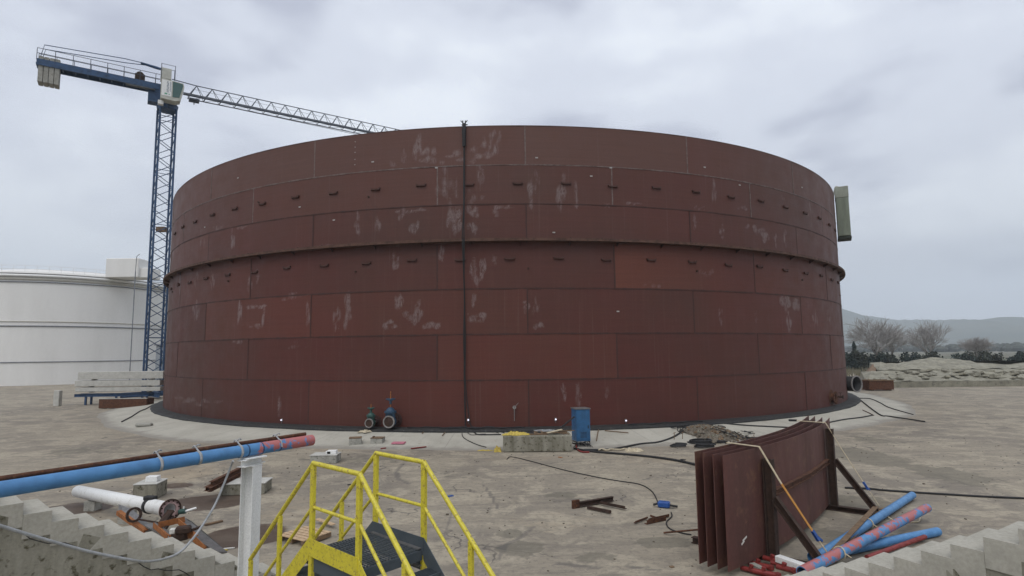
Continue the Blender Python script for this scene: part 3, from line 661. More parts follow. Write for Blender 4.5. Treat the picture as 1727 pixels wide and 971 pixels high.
# green welding cabin hung on the rim at the right
dg = 60.6; ax, s2 = shell_frame(dg); c = TP(dg, 0, TR+.54)
zt, zb = 17.0, 13.05
t_ = thing('welding_cabin', 'tall grey-green welding cabin hanging outside the tank rim at the right', 'cabin', Vector((c.x, c.y, zb)))
rot = rotz(dg)
mb = MB(); mb.box(Vector((c.x, c.y, (zt+zb)/2-.2)), (1.5, .86, zt-zb-.4), rot, .03); cb = mb.build('body', 'green_box', t_)
mb = MB()
for q in (-.5, 0, .5): mb.box(Vector((c.x, c.y, (zt+zb)/2-.2))+s2*q, (.04, .90, zt-zb-.5), rot)
mb.build('rib', 'green_box', t_)
mb = MB(); mb.box(Vector((c.x, c.y, zt-.45)), (1.56, .93, .9), rot, .03); mb.build('hood', 'green_hood', t_)
mb = MB(); mb.box(Vector((c.x, c.y, zb-.12)), (1.4, .95, .2), rot, .02); mb.build('floor', 'green_box_dark', t_)
mb = MB(); hk = TP(dg, 0, TR); 
for q in (-.45, .45): mb.tube(smooth_path([Vector((c.x, c.y, zt-.1))+s2*q, Vector((c.x, c.y, zt+.12))-ax*.35+s2*q, Vector((hk.x, hk.y, 16.62))+s2*q, Vector((hk.x, hk.y, 16.1))-ax*.15+s2*q], 5), .04, 8)
mb.build('rim_hook', 'cream_panel', t_)

# ================================================================== LEFT BACKGROUND
# tower crane
def lattice(mb, c, z0, z1, s, ang, bay, rc, rd):
    cs = [c+Vector((math.cos(R_(ang+45+90*k)), math.sin(R_(ang+45+90*k)), 0))*s/math.sqrt(2) for k in range(4)]
    nb = int(round((z1-z0)/bay)); 
    for p in cs: mb.tube([(p.x, p.y, z0), (p.x, p.y, z1)], rc, 6, smooth=False)
    for k in range(4):
        p, q = cs[k], cs[(k+1) % 4]
        for i in range(nb):
            za, zb_ = z0+(z1-z0)*i/nb, z0+(z1-z0)*(i+1)/nb; zm = (za+zb_)/2
            a_, b_ = ((p, q) if (i+k) % 2 else (q, p)); mb.tube([(a_.x, a_.y, za), (b_.x, b_.y, zb_)], rd, 5, False, False)
            if i % 6 == 0: mb.tube([(p.x, p.y, za), (q.x, q.y, za)], rd*.9, 5, False, False)
MC = Vector((-36.25, 60, 0))
crane = thing('tower_crane', 'blue lattice tower crane with a long grey jib reaching behind the brown tank', 'crane', MC)
mb = MB(); lattice(mb, MC, .3, 30.6, 1.50, 33+8, .98, .10, .04); mast = mb.build('mast', 'crane_blue', crane)
mb = MB(); mb.box(MC+Vector((-.1, .3, 17.6)), (.9, .5, .5)); mb.build('junction_box', 'wood_dark', mast)
jd = Vector((.836, .549, 0)).normalized(); js = Vector((jd.y, -jd.x, 0))      # js points right/towards camera
ZJ = 32.55
mb = MB(); mb.tube([MC+Vector((0, 0, 30.5)), MC+Vector((0, 0, 31.1))], 1.0, 20, rad=[.95, 1.05]); mb.box(MC+Vector((0, 0, 31.75)), (1.7, 1.5, 1.3), rotz(math.degrees(math.atan2(jd.y, jd.x)))); mb.box(MC-jd*1.0+Vector((0, 0, 32.0)), (1.6, 1.2, 1.9), rotz(math.degrees(math.atan2(jd.y, jd.x)))); mb.build('slewing_unit', 'crane_blue', crane)
# jib
mb = MB(); fl = MB(); bay = 1.56; nb = 27; hj = 1.45; hw = .52; x0 = 1.9
for q in (-hw, hw): mb.tube([MC+jd*x0+js*q+Vector((0, 0, ZJ)), MC+jd*(x0+bay*nb)+js*q+Vector((0, 0, ZJ))], .055, 6, smooth=False)
mb.tube([MC+jd*.3+Vector((0, 0, ZJ+hj+.15)), MC+jd*(x0+.8)+Vector((0, 0, ZJ+hj)), MC+jd*(x0+bay*(nb-.5))+Vector((0, 0, ZJ+hj))], .05, 6, smooth=False)
for i in range(nb):
    for q in (-hw, hw):
        a_ = MC+jd*(x0+bay*i)+js*q+Vector((0, 0, ZJ)); b_ = MC+jd*(x0+bay*(i+.5))+Vector((0, 0, ZJ+hj)); c_ = MC+jd*(x0+bay*(i+1))+js*q+Vector((0, 0, ZJ))
        mb.tube([a_, b_], .045, 5, False, False); mb.tube([b_, c_], .030, 5, False, False)
    mb.tube([MC+jd*(x0+bay*i)-js*hw+Vector((0, 0, ZJ)), MC+jd*(x0+bay*i)+js*hw+Vector((0, 0, ZJ))], .026, 5, False, False)
    mb.tube([MC+jd*(x0+bay*i)-js*hw+Vector((0, 0, ZJ)), MC+jd*(x0+bay*(i+1))+js*hw+Vector((0, 0, ZJ))], .02, 5, False, False)
jib = mb.build('jib', 'jib_grey', crane)
mb = MB(); mb.bar(MC+jd*1.4+js*.3+Vector((0, 0, ZJ+.07)), MC+jd*(x0+bay*nb)+js*.3+Vector((0, 0, ZJ+.07)), .32, .04); mb.bar(MC+jd*1.4+js*.53+Vector((0, 0, ZJ+.12)), MC+jd*(x0+bay*nb)+js*.53+Vector((0, 0, ZJ+.12)), .03, .2); mb.build('walkway', 'jib_floor', jib)
mb = MB()
for k, (z_, r_) in enumerate(((ZJ-.12, .012), (ZJ-.2, .012), (ZJ+.95, .01))): mb.tube([MC+jd*2.2+js*(.1*k-.1)+Vector((0, 0, z_)), MC+jd*20+js*(.1*k-.1)+Vector((0, 0, z_-(.2 if k < 2 else 0))), MC+jd*40+js*(.1*k-.1)+Vector((0, 0, z_-.05))], .014, 4, False, False)
mb.build('hoist_rope', 'cable_dark', jib)
mb = MB(); mb.box(MC+jd*2.5+Vector((0, 0, ZJ-.28)), (1.0, .9, .18), rotz(33)); mb.tube([MC+jd*2.5+Vector((0, 0, ZJ-.3)), MC+jd*2.5+Vector((0, 0, ZJ-.75))], .05, 6); mb.build('trolley', 'jib_grey', jib)
# counter-jib
mb = MB()
for q in (-.6, .6): mb.bar(MC+js*q+Vector((0, 0, 31.75)), MC-jd*11+js*q+Vector((0, 0, 31.75)), .16, .62)
for i in range(11): mb.bar(MC-jd*(1+i)-js*.6+Vector((0, 0, 31.6)), MC-jd*(1+i)+js*.6+Vector((0, 0, 31.6)), .1, .14)
cj = mb.build('counter_jib', 'crane_blue', crane)
mb = MB(); mb.bar(MC-jd*1+Vector((0, 0, 32.02)), MC-jd*11+Vector((0, 0, 32.02)), 1.1, .05); mb.bar(MC-jd*1.2+js*.7+Vector((0, 0, 31.25)), MC-jd*3.8+js*.7+Vector((0, 0, 31.25)), .5, .06); mb.build('walkway', 'jib_floor', cj)
mb = MB()
for q in (-.68, .68):
    for z_ in (32.6, 33.1): mb.tube([MC-jd*.8+js*q+Vector((0, 0, z_)), MC-jd*11+js*q+Vector((0, 0, z_))], .03, 5, False, False)
    for i in range(8): mb.tube([MC-jd*(1.2+1.4*i)+js*q+Vector((0, 0, 31.9)), MC-jd*(1.2+1.4*i)+js*q+Vector((0, 0, 33.1))], .03, 5, False, False)
mb.build('handrail', 'jib_grey', cj)
mb = MB(); mb.tube([MC+jd*.2+Vector((0, 0, 33.9)), MC-jd*1.2+Vector((0, 0, 34.05)), MC-jd*2.6+Vector((0, 0, 34.2))], .1, 8, rad=[.08, .16, .12])
for q in (-.5, .5): mb.tube([MC-jd*2.2+js*q*.4+Vector((0, 0, 34.15)), MC-jd*4+js*q+Vector((0, 0, 34.05)), MC-jd*10.5+js*q+Vector((0, 0, 33.6)), MC-jd*10.8+js*q+Vector((0, 0, 32.0))], .04, 6)
mb.build('tie_bar', 'crane_blue', cj)
mb = MB(); mb.box(MC-jd*2.6+Vector((0, 0, 32.45)), (.9, .8, .8), rotz(33), .05); mb.tube([MC-jd*2.6-js*.45+Vector((0, 0, 32.7)), MC-jd*2.6+js*.45+Vector((0, 0, 32.7))], .36, 14); mb.build('winch', 'dark_rust', cj)
mb = MB()
for i in range(4): mb.box(MC-jd*(9.4+.42*i)+Vector((0, 0, 31.1)), (.38, 1.15, 2.6), rotz(33.3), .03)
cwt = mb.build('counterweight', 'concrete', crane); cwt.location.z += 1.0; cj.location.z += 1.0
# operator cab
cr = rotz(33.3); cc = AT(289, 152, 58.7)
fr = jd; sd_ = js
def CP(a_, b_, z_): return cc+fr*a_+sd_*b_+Vector((0, 0, z_))
mb = MB(); side = [(-.95, -1.25), (.35, -1.35), (.85, -1.15), (1.15, .35), (1.05, .75), (-.95, .9)]
mb.extrude([CP(a_, -.6, z_) for a_, z_ in side], sd_*1.2); cab = mb.build('operator_cab', 'cream_panel', crane)
mb = MB(); mb.extrude([CP(a_, .61, z_) for a_, z_ in [(.10, -.95), (.72, -.9), (1.02, .4), (.98, .66), (.10, .72)]], sd_*.02); mb.extrude([CP(.84, -.55, -1.05), CP(.84, .55, -1.05), CP(1.13, .55, .4), CP(1.13, -.55, .4)], fr*.03); mb.build('window', 'cab_glass', cab)
mb = MB(); mb.extrude([CP(a_, .61, z_) for a_, z_ in [(-.9, -.95), (0, -.95), (0, .72), (-.9, .75)]], sd_*.015); mb.build('name_panel', 'white_paint', cab)
mb = MB()                                  # vertical line of blue lettering, and the short green mark under it
for i in range(9):
    z_ = .58-.135*i; 
    mb.box(CP(-.36, .635, z_), (.16, .01, .035), cr); mb.box(CP(-.36+(.06 if i % 3 else -.06), .635, z_-.045), (.04, .01, .06), cr)
    if i < 8: mb.box(CP(-.12, .635, z_+.02), (.09, .01, .03), cr); mb.box(CP(-.12+(.03 if i % 2 else -.03), .635, z_-.03), (.03, .01, .05), cr)
mb.build('lettering', 'crane_blue', cab)
mb = MB(); mb.box(CP(-.5, .635, -.72), (.24, .01, .14), cr); mb.box(CP(-.2, .635, -.74), (.12, .01, .08), cr)
mat('sign_green', (.08, .35, .2), (.07, .3, .18), .5); mb.build('green_mark', 'sign_green', cab)
mb = MB(); mb.box(CP(-.55, .0, 1.5), (.95, 1.1, 1.15), cr, .03); mb.build('winch_housing', 'cream_panel', crane)
mb = MB()
for a_, b_ in ((-1, -.55), (.25, -.55), (-1, .58), (.25, .58)): mb.tube([CP(a_, b_, .9), CP(a_, b_, 2.5)], .03, 5)
for b_ in (-.55, .58): mb.tube([CP(-1, b_, 2.45), CP(.25, b_, 2.45)], .025, 5)
mb.build('housing_rail', 'jib_grey', crane)
mb = MB(); mb.box(CP(-.9, -.1, -1.55), (.5, .5, .4), cr); mb.build('access_platform', 'white_paint', crane)
# crane base
mb = MB()
for sgn in (1, -1): mb.ibeam(MC+Matrix.Rotation(R_(45), 3, 'Z')@Vector((-2.6, 0, 0)) if sgn == 1 else MC+Matrix.Rotation(R_(-45), 3, 'Z')@Vector((-2.6, 0, 0)), MC+Matrix.Rotation(R_(45*sgn), 3, 'Z')@Vector((2.6, 0, 0)), .3, .5, .03)
bb = mb; 
for p in [Vector(q) for q in bb.v]: pass
mb2 = MB(); mb2.v = [(x, y, z+.45) for x, y, z in bb.v]; mb2.f = bb.f; mb2.sm = bb.sm; mb2.build('base_frame', 'crane_blue', crane)
# stacked pale concrete beams in front of the crane base
for i, (ya, yb, xr) in enumerate(((625.5, 638, 277), (640.5, 650, 271), (652, 659, 271))):
    p1 = AT(xr, ya, 52.5); p2 = AT(xr, yb, 52.5); h = p1.z-p2.z; Lb = 7.6
    c = Vector((p1.x-Lb/2, 52.8+.05*i, (p1.z+p2.z)/2))
    mb = MB(); mb.box(c, (Lb, .9, h), None, .03)
    for q in (-2.6, 2.6): mb.box(c+Vector((q, 0, -h/2-.05)), (.2, .5, .095))
    tag(mb.build('concrete_beam', 'concrete_pale'), ['topmost long pale concrete beam in the stack below the crane mast', 'middle long pale concrete beam in the stack below the crane mast', 'lowest and shortest pale concrete beam in the stack below the crane mast'][i], 'beam', 'concrete beams stacked below the crane')
t_ = thing('support_trestle', 'dark blue steel trestle holding up the stacked concrete beams', 'trestle', (-33.5, 52.8, 0))
mb = MB()
for x in (-37.6, -34.9, -32.6): mb.bar((x, 52.5, 0), (x, 52.5, .93), .14, .14); mb.bar((x, 53.2, 0), (x, 53.2, .93), .14, .14)
mb.build('leg', 'crane_blue', t_); mb = MB(); mb.ibeam((-38.6, 52.45, .85), (-32.0, 52.45, .85), .2, .25); mb.ibeam((-38.6, 53.25, .85), (-32.0, 53.25, .85), .2, .25); mb.build('beam', 'crane_blue', t_)
p = G(224, 670); mb = MB(); mb.box((p.x-.2, 51.6, .68), (.5, .4, 1.36), None, .03); tag(mb.build('white_post', 'concrete_pale'), 'squat white post in front of the stacked concrete beams at far left', 'post')
p = AT(226, 677, 49)
t_ = thing('rusty_trough', 'low rusty steel trough lying on the ground below the stacked concrete beams', 'trough', (p.x-.6, 49, 0))
mb = MB(); c = Vector((p.x-.6, 49, 0)); mb.box(c+Vector((0, -.5, .42)), (3.9, .04, .75)); mb.box(c+Vector((0, .5, .42)), (3.9, .04, .75)); mb.box(c+Vector((-1.95, 0, .42)), (.04, .96, .75)); mb.box(c+Vector((1.95, 0, .42)), (.04, .96, .75)); mb.box(c+Vector((0, 0, .08)), (3.85, .95, .05)); mb.build('body', 'rust', t_)
mb = MB(); 
for q in (-1.2, 1.2): mb.box(c+Vector((q, 0, .03)), (.12, 1., .06))
mb.bar(c+Vector((-2, -.5, .82)), c+Vector((2, -.5, .82)), .1, .05); mb.build('rim', 'concrete_pale', t_)

# white storage tank behind the crane
WC = Vector((-69., 104, 0)); WR = 17.5
WC = Vector((AT(110, 500, 106).x, 106, 0)); WZ = 17.3
t_ = thing('white_tank', 'large white clad storage tank behind the blue crane mast', 'storage tank', WC)
def cyl(mb, c, prof, n=120, a0=0, a1=360):
    vs = []; k = len(prof)
    for j in range(n+1):
        a_ = R_(a0+(a1-a0)*j/n)
        for r, z in prof: vs.append((c.x+math.sin(a_)*r, c.y-math.cos(a_)*r, z))
    mb.add(vs, [(j*k+q, (j+1)*k+q, (j+1)*k+q+1, j*k+q+1) for j in range(n) for q in range(k-1)], True)
mb = MB(); nrib = 320; vs = []
for j in range(nrib):
    r = WR; a_ = 2*PI*j/nrib
    for z in (0, WZ): vs.append((WC.x+math.sin(a_)*r, WC.y-math.cos(a_)*r, z))
mb.add(vs, [(2*j, 2*((j+1) % nrib), 2*((j+1) % nrib)+1, 2*j+1) for j in range(nrib)]); sh = mb.build('shell', 'white_cladding', t_)
mb = MB(); cyl(mb, WC, [(WR+.25, WZ+.05), (WR+.25, WZ+.2), (WR*.6, WZ+1.6), (0.01, WZ+2.6)]); mb.build('roof', 'white_cladding', t_)
def zat(y): return AT(225, y, 88.7).z
for ya, yb, m_, pr in ((459, 463, 'white_paint', .3), (464, 469, 'trim_beige', .12), (471, 472.5, 'trim_grey', .16), (538.5, 540, 'trim_beige', .1), (546, 548, 'trim_grey', .12), (608, 609.5, 'trim_grey', .1)):
    mb = MB(); cyl(mb, WC, [(WR-.02, zat(yb)), (WR+pr, zat(yb)), (WR+pr, zat(ya)), (WR-.02, zat(ya))]); mb.build('trim_band', m_, t_)
mb = MB()
for z_ in (.55, 1.1): mb.tube([(WC.x+math.sin(R_(a_))*(WR-.1), WC.y-math.cos(R_(a_))*(WR-.1), WZ+z_+.2) for a_ in range(-75, 80, 3)], .03, 5)
for a_ in range(-75, 80, 5): mb.tube([(WC.x+math.sin(R_(a_))*(WR-.1), WC.y-math.cos(R_(a_))*(WR-.1), WZ+z_) for z_ in (.1, 1.3)], .03, 5)
mb.build('handrail', 'white_paint', t_)
mb = MB(); sp = [(-48+q*1.5, WZ*q/28) for q in range(29)]
def wp(a_, r_, z_): return Vector((WC.x+math.sin(R_(a_))*r_, WC.y-math.cos(R_(a_))*r_, z_))
for (a0_, z0_), (a1_, z1_) in zip(sp[:-1], sp[1:]): mb.bar(wp(a0_, WR+.5, z0_), wp(a1_, WR+.5, z1_), .8, .12); 
mb.tube([wp(a_, WR+.92, z_+1.1) for a_, z_ in sp], .035, 5); mb.tube([wp(a_, WR+.92, z_+.55) for a_, z_ in sp], .03, 5)
for a_, z_ in sp: mb.tube([wp(a_, WR+.92, z_), wp(a_, WR+.92, z_+1.1)], .03, 4)
mb.build('spiral_stair', 'trim_grey', t_)
c = AT(228, 450, 95); 
mb = MB(); mb.box(Vector((c.x-2.2, 97, WZ+1.6)), (5.4, 4, 3.2), None, .1, 1); mb.box(Vector((c.x+.2, 97, WZ+.8)), (4., 3, 1.7), None, .1); mb.build('roof_housing', 'white_cladding', t_)
dp = AT(225, 520, 87.9); mb = MB(); mb.tube([(dp.x, dp.y, 0.), (dp.x, dp.y, WZ-.1)], .07, 6); mb.tube([(dp.x, dp.y, WZ-.1), (dp.x+.05, dp.y, WZ+2.2), (dp.x+.5, dp.y, WZ+2.6)], .05, 6); mb.build('downpipe', 'trim_grey', t_)
p = AT(284, 620, 84)
t_ = thing('grey_shed', 'plain grey shed between the crane mast and the edge of the brown tank', 'shed', (p.x, 84, 0))
mb = MB(); mb.box((p.x+.6, 86, 2.9), (5, 4, 5.8)); mb.build('wall', 'shed_grey', t_)
mb = MB(); mb.box((p.x+.6, 86, 5.9), (5.4, 4.4, .2)); mb.build('roof', 'trim_grey', t_)
mb = MB(); mb.box((p.x-.3, 83.97, 3.6), (1.2, .05, 1.)); mb.build('window', 'cab_glass', t_)

# ================================================================== RIGHT BACKGROUND
# pale concrete embankment in two tiers
mat('embankment', (.30, .285, .225), (.19, .18, .145), .95, 0, .9, .4, .7, c3=(.17, .16, .13), bmp=.5, spec=.2)
t_ = thing('concrete_embankment', 'pale sloping concrete embankment in two tiers at the far right', 'embankment', (42, 66, 0))
def tier(bl, tl, y0, y1, xw):
    # bl / tl: bottom-left and top-left corners of the slope facing the yard
    mb = MB(); xr = bl.x+xw; r2 = random.Random(int(bl.x)); nx, ny = 34, 7; vs = []
    for j in range(ny):
        for i in range(nx):
            u, v_ = i/(nx-1), j/(ny-1); a_ = bl.lerp(tl, v_); vs.append((a_.x+(xr-a_.x)*u, a_.y+r2.uniform(-.05, .05), a_.z+r2.uniform(-.12, .12)+(v_*.45*math.sin(u*9+y0)*min(1, u*8) if y0 > 65 else 0)))
    fs = [(j*nx+i, j*nx+i+1, (j+1)*nx+i+1, (j+1)*nx+i) for j in range(ny-1) for i in range(nx-1)]
    mb.add(vs, fs)
    mb.add([bl, (xr, bl.y, bl.z), (xr, bl.y+.1, -.05), (bl.x-.1, bl.y+.1, -.05), tl, (xr, tl.y, tl.z), (xr, tl.y+2, tl.z-.1), (tl.x, tl.y+2, tl.z-.1), (tl.x-.4, tl.y+2.2, -.05), (xr, tl.y+2.2, -.05)], [(3, 2, 1, 0), (4, 5, 6, 7), (3, 0, 4, 7, 8), (7, 6, 9, 8), (1, 2, 9, 6, 5)])
    return mb
tier(AT(1461, 644, 63), AT(1470, 626, 67), 63, 67, 26).build('lower_slope', 'embankment', t_)
tier(AT(1481, 624, 67.6), AT(1484, 610.5, 71.5), 68, 71, 26).build('upper_slope', 'embankment', t_)
for q in range(60):
    rb = random.Random(q); u_ = rb.random(); v_ = rb.random(); p_ = AT(1466, 641, 63.4).lerp(AT(1476, 627, 66.6), v_); s_ = rb.uniform(.25, .8)
    rt_ = Matrix.Rotation(rb.uniform(-.5, .5), 3, 'X')@rotz(rb.uniform(0, 180)); MB().box((p_.x+.5+u_*24, p_.y, p_.z+.02), (s_*1.6, s_, s_*.35), rt_, .04).build('broken_slab', 'concrete_grimy' if q % 3 == 0 else 'embankment', t_)
mb = MB()

mb.add([G(1450, 658), G(1463, 658)+Vector((0, .3, 0)), AT(1484, 611, 72.2), AT(1472, 613, 72.2), AT(1448, 640, 72)], [(0, 1, 2, 3), (0, 3, 4)]); mb.build('shade_flank', 'wood_dark', t_)  # dark brown sheet painting in the shade on the embankment's left side
p = G(1467, 659); 
t_ = thing('rusty_bin', 'rust brown open steel bin standing at the foot of the pale embankment', 'bin', (p.x+1, p.y, 0))
mb = MB(); c = Vector((p.x+1.25, p.y+.6, 0)); mb.box(c+Vector((0, -.55, .55)), (2.5, .05, .9)); mb.box(c+Vector((0, .55, .55)), (2.5, .05, .9)); mb.box(c+Vector((-1.25, 0, .55)), (.05, 1.05, .9)); mb.box(c+Vector((1.25, 0, .55)), (.05, 1.05, .9)); mb.box(c+Vector((0, 0, .12)), (2.45, 1.05, .05)); mb.build('body', 'rust', t_)
mb = MB(); mb.bar(c+Vector((-1.32, -.6, 1.03)), c+Vector((1.32, -.6, 1.03)), .12, .08); mb.bar(c+Vector((-1.32, .6, 1.03)), c+Vector((1.32, .6, 1.03)), .12, .08); mb.build('rim', 'wood_dark', t_)
for q in (-.9, .9): MB().box(c+Vector((q, 0, .05)), (.2, 1.1, .1)).build('skid', 'dark_rust', t_)
# trees
def bare_tree(x, y, h, label, seed, spread=.5):
    r = random.Random(seed); t_ = thing('bare_tree', label, 'tree', (x, y, 0), 'leafless trees beyond the yard')
    tr = MB(); tw = MB()
    def grow(p, d, ln, rad, lev):
        q = p+d*ln; rad = max(rad, .03); md = (p+q)/2+Vector((r.uniform(-1, 1), r.uniform(-1, 1), r.uniform(-.3, .3)))*ln*.07
        (tr if lev < 2 else tw).tube([p, md, q], rad, 6 if lev < 2 else 3, False, True, [rad, rad*.85, max(.026, rad*.62)])
        if lev >= 6: return
        nb_ = (5, 4, 3, 3, 3, 2)[lev]
        for k in range(nb_+(1 if lev == 0 else 0)):
            ang = r.uniform(.22, .62)*spread*2; az = r.uniform(0, 2*PI); o_ = d.orthogonal().normalized(); o_ = Matrix.Rotation(az, 3, d)@o_
            nd_ = (d*math.cos(ang)+o_*math.sin(ang)+Vector((0, 0, .05))).normalized(); st = p.lerp(q, r.uniform(.55, 1)) if k else q
            grow(st, nd_, ln*r.uniform(.72, .95), rad*.6, lev+1)
    grow(Vector((x, y, 0)), Vector((r.uniform(-.05, .05), 0, 1)).normalized(), h*.20, h*.020, 0)
    tr.build('trunk', 'bark', t_); tw.build('crown', 'twig', t_)
def bushy(name, label, x, y, h, wd, m, seed, cone=False, group=None, nclump=60):
    r = random.Random(seed); t_ = thing(name, label, 'tree' if cone else 'shrub', (x, y, 0), group)
    mb = MB(); mb.tube([(x, y, 0), (x, y, h*.5), (x, y, h*.92)], .1, 6, False, True, [h*.03, h*.018, .02]); mb.build('trunk' if cone else 'stem', 'bark', t_)
    mb = MB()
    for k in range(nclump*14):
        if cone:
            z = h*(.08+.92*r.random()**1.1); rad = wd*.5*(1-z/h)**.8*(.75+.35*math.sin(z*3)); a_ = r.uniform(0, 2*PI); q = rad*math.sqrt(r.random())
            p = Vector((x+math.cos(a_)*q, y+math.sin(a_)*q, z))
        else:
            a_ = r.uniform(0, 2*PI); q = math.sqrt(r.random()); lob = .75+.25*math.sin(a_*3+seed)
            z = r.random()**.8; p = Vector((x+math.cos(a_)*q*wd*.5*lob*math.sqrt(max(.05, 1-z*z*.85)), y+math.sin(a_)*q*wd*.5*lob, z*h*(.82+.18*math.sin(a_*2+seed*1.7))))
        s_ = r.uniform(.1, .24)*(1 if cone else 1.1); n_ = Vector((r.uniform(-1, 1), r.uniform(-1, 1), r.uniform(-1, 1))).normalized(); a1 = n_.orthogonal().normalized()*s_; b1 = n_.cross(a1)
        mb.add([p-a1, p+b1*.7, p+a1, p-b1*.7], [(0, 1, 2, 3)])
    mb.build('crown', m, t_)
def gx(px, Y): return AT(px, 610, Y).x
bare_tree(gx(1480, 118), 118, 14, 'widest leafless tree beyond the yard, its rounded grey crown above the pale embankment', 5, .6)
bare_tree(gx(1515, 124), 126, 10.5, 'leafless tree standing behind and right of the rounded one', 11, .5)
bare_tree(gx(1592, 128), 132, 12.5, 'leafless tree above the middle of the embankment, further right', 15, .5)
bare_tree(gx(1672, 120), 124, 8.5, 'leafless tree furthest to the right above the embankment', 19, .55)
bushy('conifer_tree', 'dark pointed conifer just right of the tank edge', gx(1442, 112), 112, 5.6, 2.4, 'conifer', 3, True, nclump=110)
shr = [(1431, 2.9, 3.2, 'dark shrub touching the tank edge left of the pointed conifer'), (1449, 3.3, 3.4, 'tall dark shrub right beside the pointed conifer'), (1462, 2.9, 3.4, 'dark shrub below the left edge of the widest leafless crown'), (1477, 2.6, 3.6, 'dark shrub in front of the trunk of the widest leafless tree'), (1493, 2.9, 3.6, 'dark shrub right of the widest leafless tree trunk'),
       (1512, 2.5, 3.8, 'dark shrub under the second leafless tree'), (1536, 2.8, 4, 'dark shrub between the second and third leafless trees, left one'), (1562, 2.4, 4, 'dark shrub between the second and third leafless trees, right one'), (1590, 2.9, 4, 'dark shrub under the third leafless tree'), (1622, 2.5, 4.4, 'dark shrub right of the third leafless tree'), (1655, 2.9, 4.4, 'dark shrub left of the last leafless tree'), (1690, 2.6, 4.4, 'dark shrub under the last leafless tree'), (1722, 2.8, 4.4, 'dark shrub at the right end of the row')]
for k, (px, h, wd, lb_) in enumerate(shr): bushy('dark_shrub', lb_, gx(px, 107), 107+(k % 3), h*1.25, wd*1.25, 'shrub' if k % 3 else 'conifer', 40+k, False, 'dark shrubs beyond the yard', 100)
# distant wood along the foot of the hills
def wood():
    mb = MB(); r = random.Random(4)
    for k in range(2600):
        a_ = R_(r.uniform(-50, 50)); d = r.uniform(700, 1500); h = r.uniform(5, 9)
        x, y = math.sin(a_)*d, math.cos(a_)*d; p = Vector((x, y, h*.5-.1))
        wd = r.uniform(7, 14); n_ = 7; vs = []
        for q, (zz_, rr_) in enumerate(((-.5, .8), (0, 1.05), (.3, .8), (.5, .25))):
            vs += [(p.x+math.cos(2*PI*j/n_)*wd*.5*rr_*r.uniform(.7, 1.2), p.y+math.sin(2*PI*j/n_)*wd*.5*rr_, p.z+zz_*h*r.uniform(.85, 1.1)) for j in range(n_)]
        mb.add(vs, [(q*n_+j, q*n_+(j+1) % n_, (q+1)*n_+(j+1) % n_, (q+1)*n_+j) for q in range(3) for j in range(n_)]+[tuple(3*n_+j for j in range(n_))])
    stuff(mb.build('distant_wood', 'shrub'), 'far-off belt of trees along the foot of the hills', 'wood')
wood()
# dry weeds between yard and shrubs
def weeds():
    mb = MB(); r = random.Random(9)
    for k in range(1500):
        x, y = r.uniform(38, 74), r.uniform(88, 105); h = r.uniform(.3, 1.3)
        if x/y < .55: continue
        for q in range(3):
            a_ = r.uniform(0, PI); dx, dy = math.cos(a_)*.05, math.sin(a_)*.05; lx, ly = r.uniform(-.4, .4), r.uniform(-.4, .4)
            mb.add([(x-dx, y-dy, 0), (x+dx, y+dy, 0), (x+lx, y+ly, h)], [(0, 1, 2)])
    stuff(mb.build('dry_weeds', 'dry_grass'), 'dry brownish weeds at the far edge of the yard', 'weeds')
weeds()

# ================================================================== THINGS BY THE TANK
def cable(name, P, r, m, label, cat='cable', n=6, k=6, group=None):
    mb = MB(); mb.tube(smooth_path(P, k), r, n); return tag(mb.build(name, m), label, cat, group)
def apz(x, y):                     # height of the apron surface at a plan position
    r = math.hypot(x, y-TC.y)
    return float(np.interp(r, [RI, 31.9, 32.8, 33.6, RO], [.36, .26, .155, .07, .0]))
def S(px, py, lift=.02):           # point on whichever of yard / apron is seen at that pixel
    g = G(px, py, 0)
    for _ in range(6):
        z = apz(g.x, g.y); g = G(px, py, z)
    return Vector((g.x, g.y, apz(g.x, g.y)+lift))
# blue rectifier cabinet
b0 = S(980, 752, 0); cx_, cy_ = 3.33, 26.55; zc = 0
lo, hi = AT(980, 747, cy_).z, AT(980, 689, cy_).z
t_ = thing('power_cabinet', 'tall blue steel power cabinet standing on a wire stand in front of the tank', 'cabinet', (cx_, cy_, 0))
rot = rotz(14)
mb = MB(); mb.box((cx_, cy_, (lo+hi)/2+.06), (.66, .62, hi-lo-.12), rot, .015); body = mb.build('body', 'blue_cabinet', t_)
mb = MB(); mb.box(Vector((cx_, cy_, hi+.02)), (.72, .68, .05), rot, .01); mb.build('roof', 'grey_steel', t_)
mb = MB(); fcv = rot@Vector((0, -1, 0)); sv = rot@Vector((1, 0, 0))
mb.box(Vector((cx_, cy_, (lo+hi)/2+.06))+fcv*.315, (.56, .012, hi-lo-.28), rot, .004); dr = mb.build('door', 'blue_cabinet', body)
mb = MB(); mb.box(Vector((cx_, cy_, lo+.75))+fcv*.33+sv*.22, (.03, .03, .14), rot); 
for q in range(5): mb.box(Vector((cx_, cy_, lo+.3+.05*q))+fcv*.323, (.3, .006, .015), rot)
mb.build('handle', 'cable_dark', body)
mb = MB()
for sx_ in (-.3, .3):
    for sy_ in (-.28, .28):
        p = Vector((cx_, cy_, 0))+rot@Vector((sx_, sy_, 0)); mb.bar(p, p+Vector((0, 0, lo+.12)), .035, .035)
    mb.bar(Vector((cx_, cy_, lo+.08))+rot@Vector((sx_, -.28, 0)), Vector((cx_, cy_, lo+.08))+rot@Vector((sx_, .28, 0)), .035, .035)
for sy_ in (-.28, .28): mb.bar(Vector((cx_, cy_, .12))+rot@Vector((-.3, sy_, 0)), Vector((cx_, cy_, .12))+rot@Vector((.3, sy_, 0)), .03, .03)
mb.build('stand', 'cable_dark', t_)
r = random.Random(2)
mb = MB()
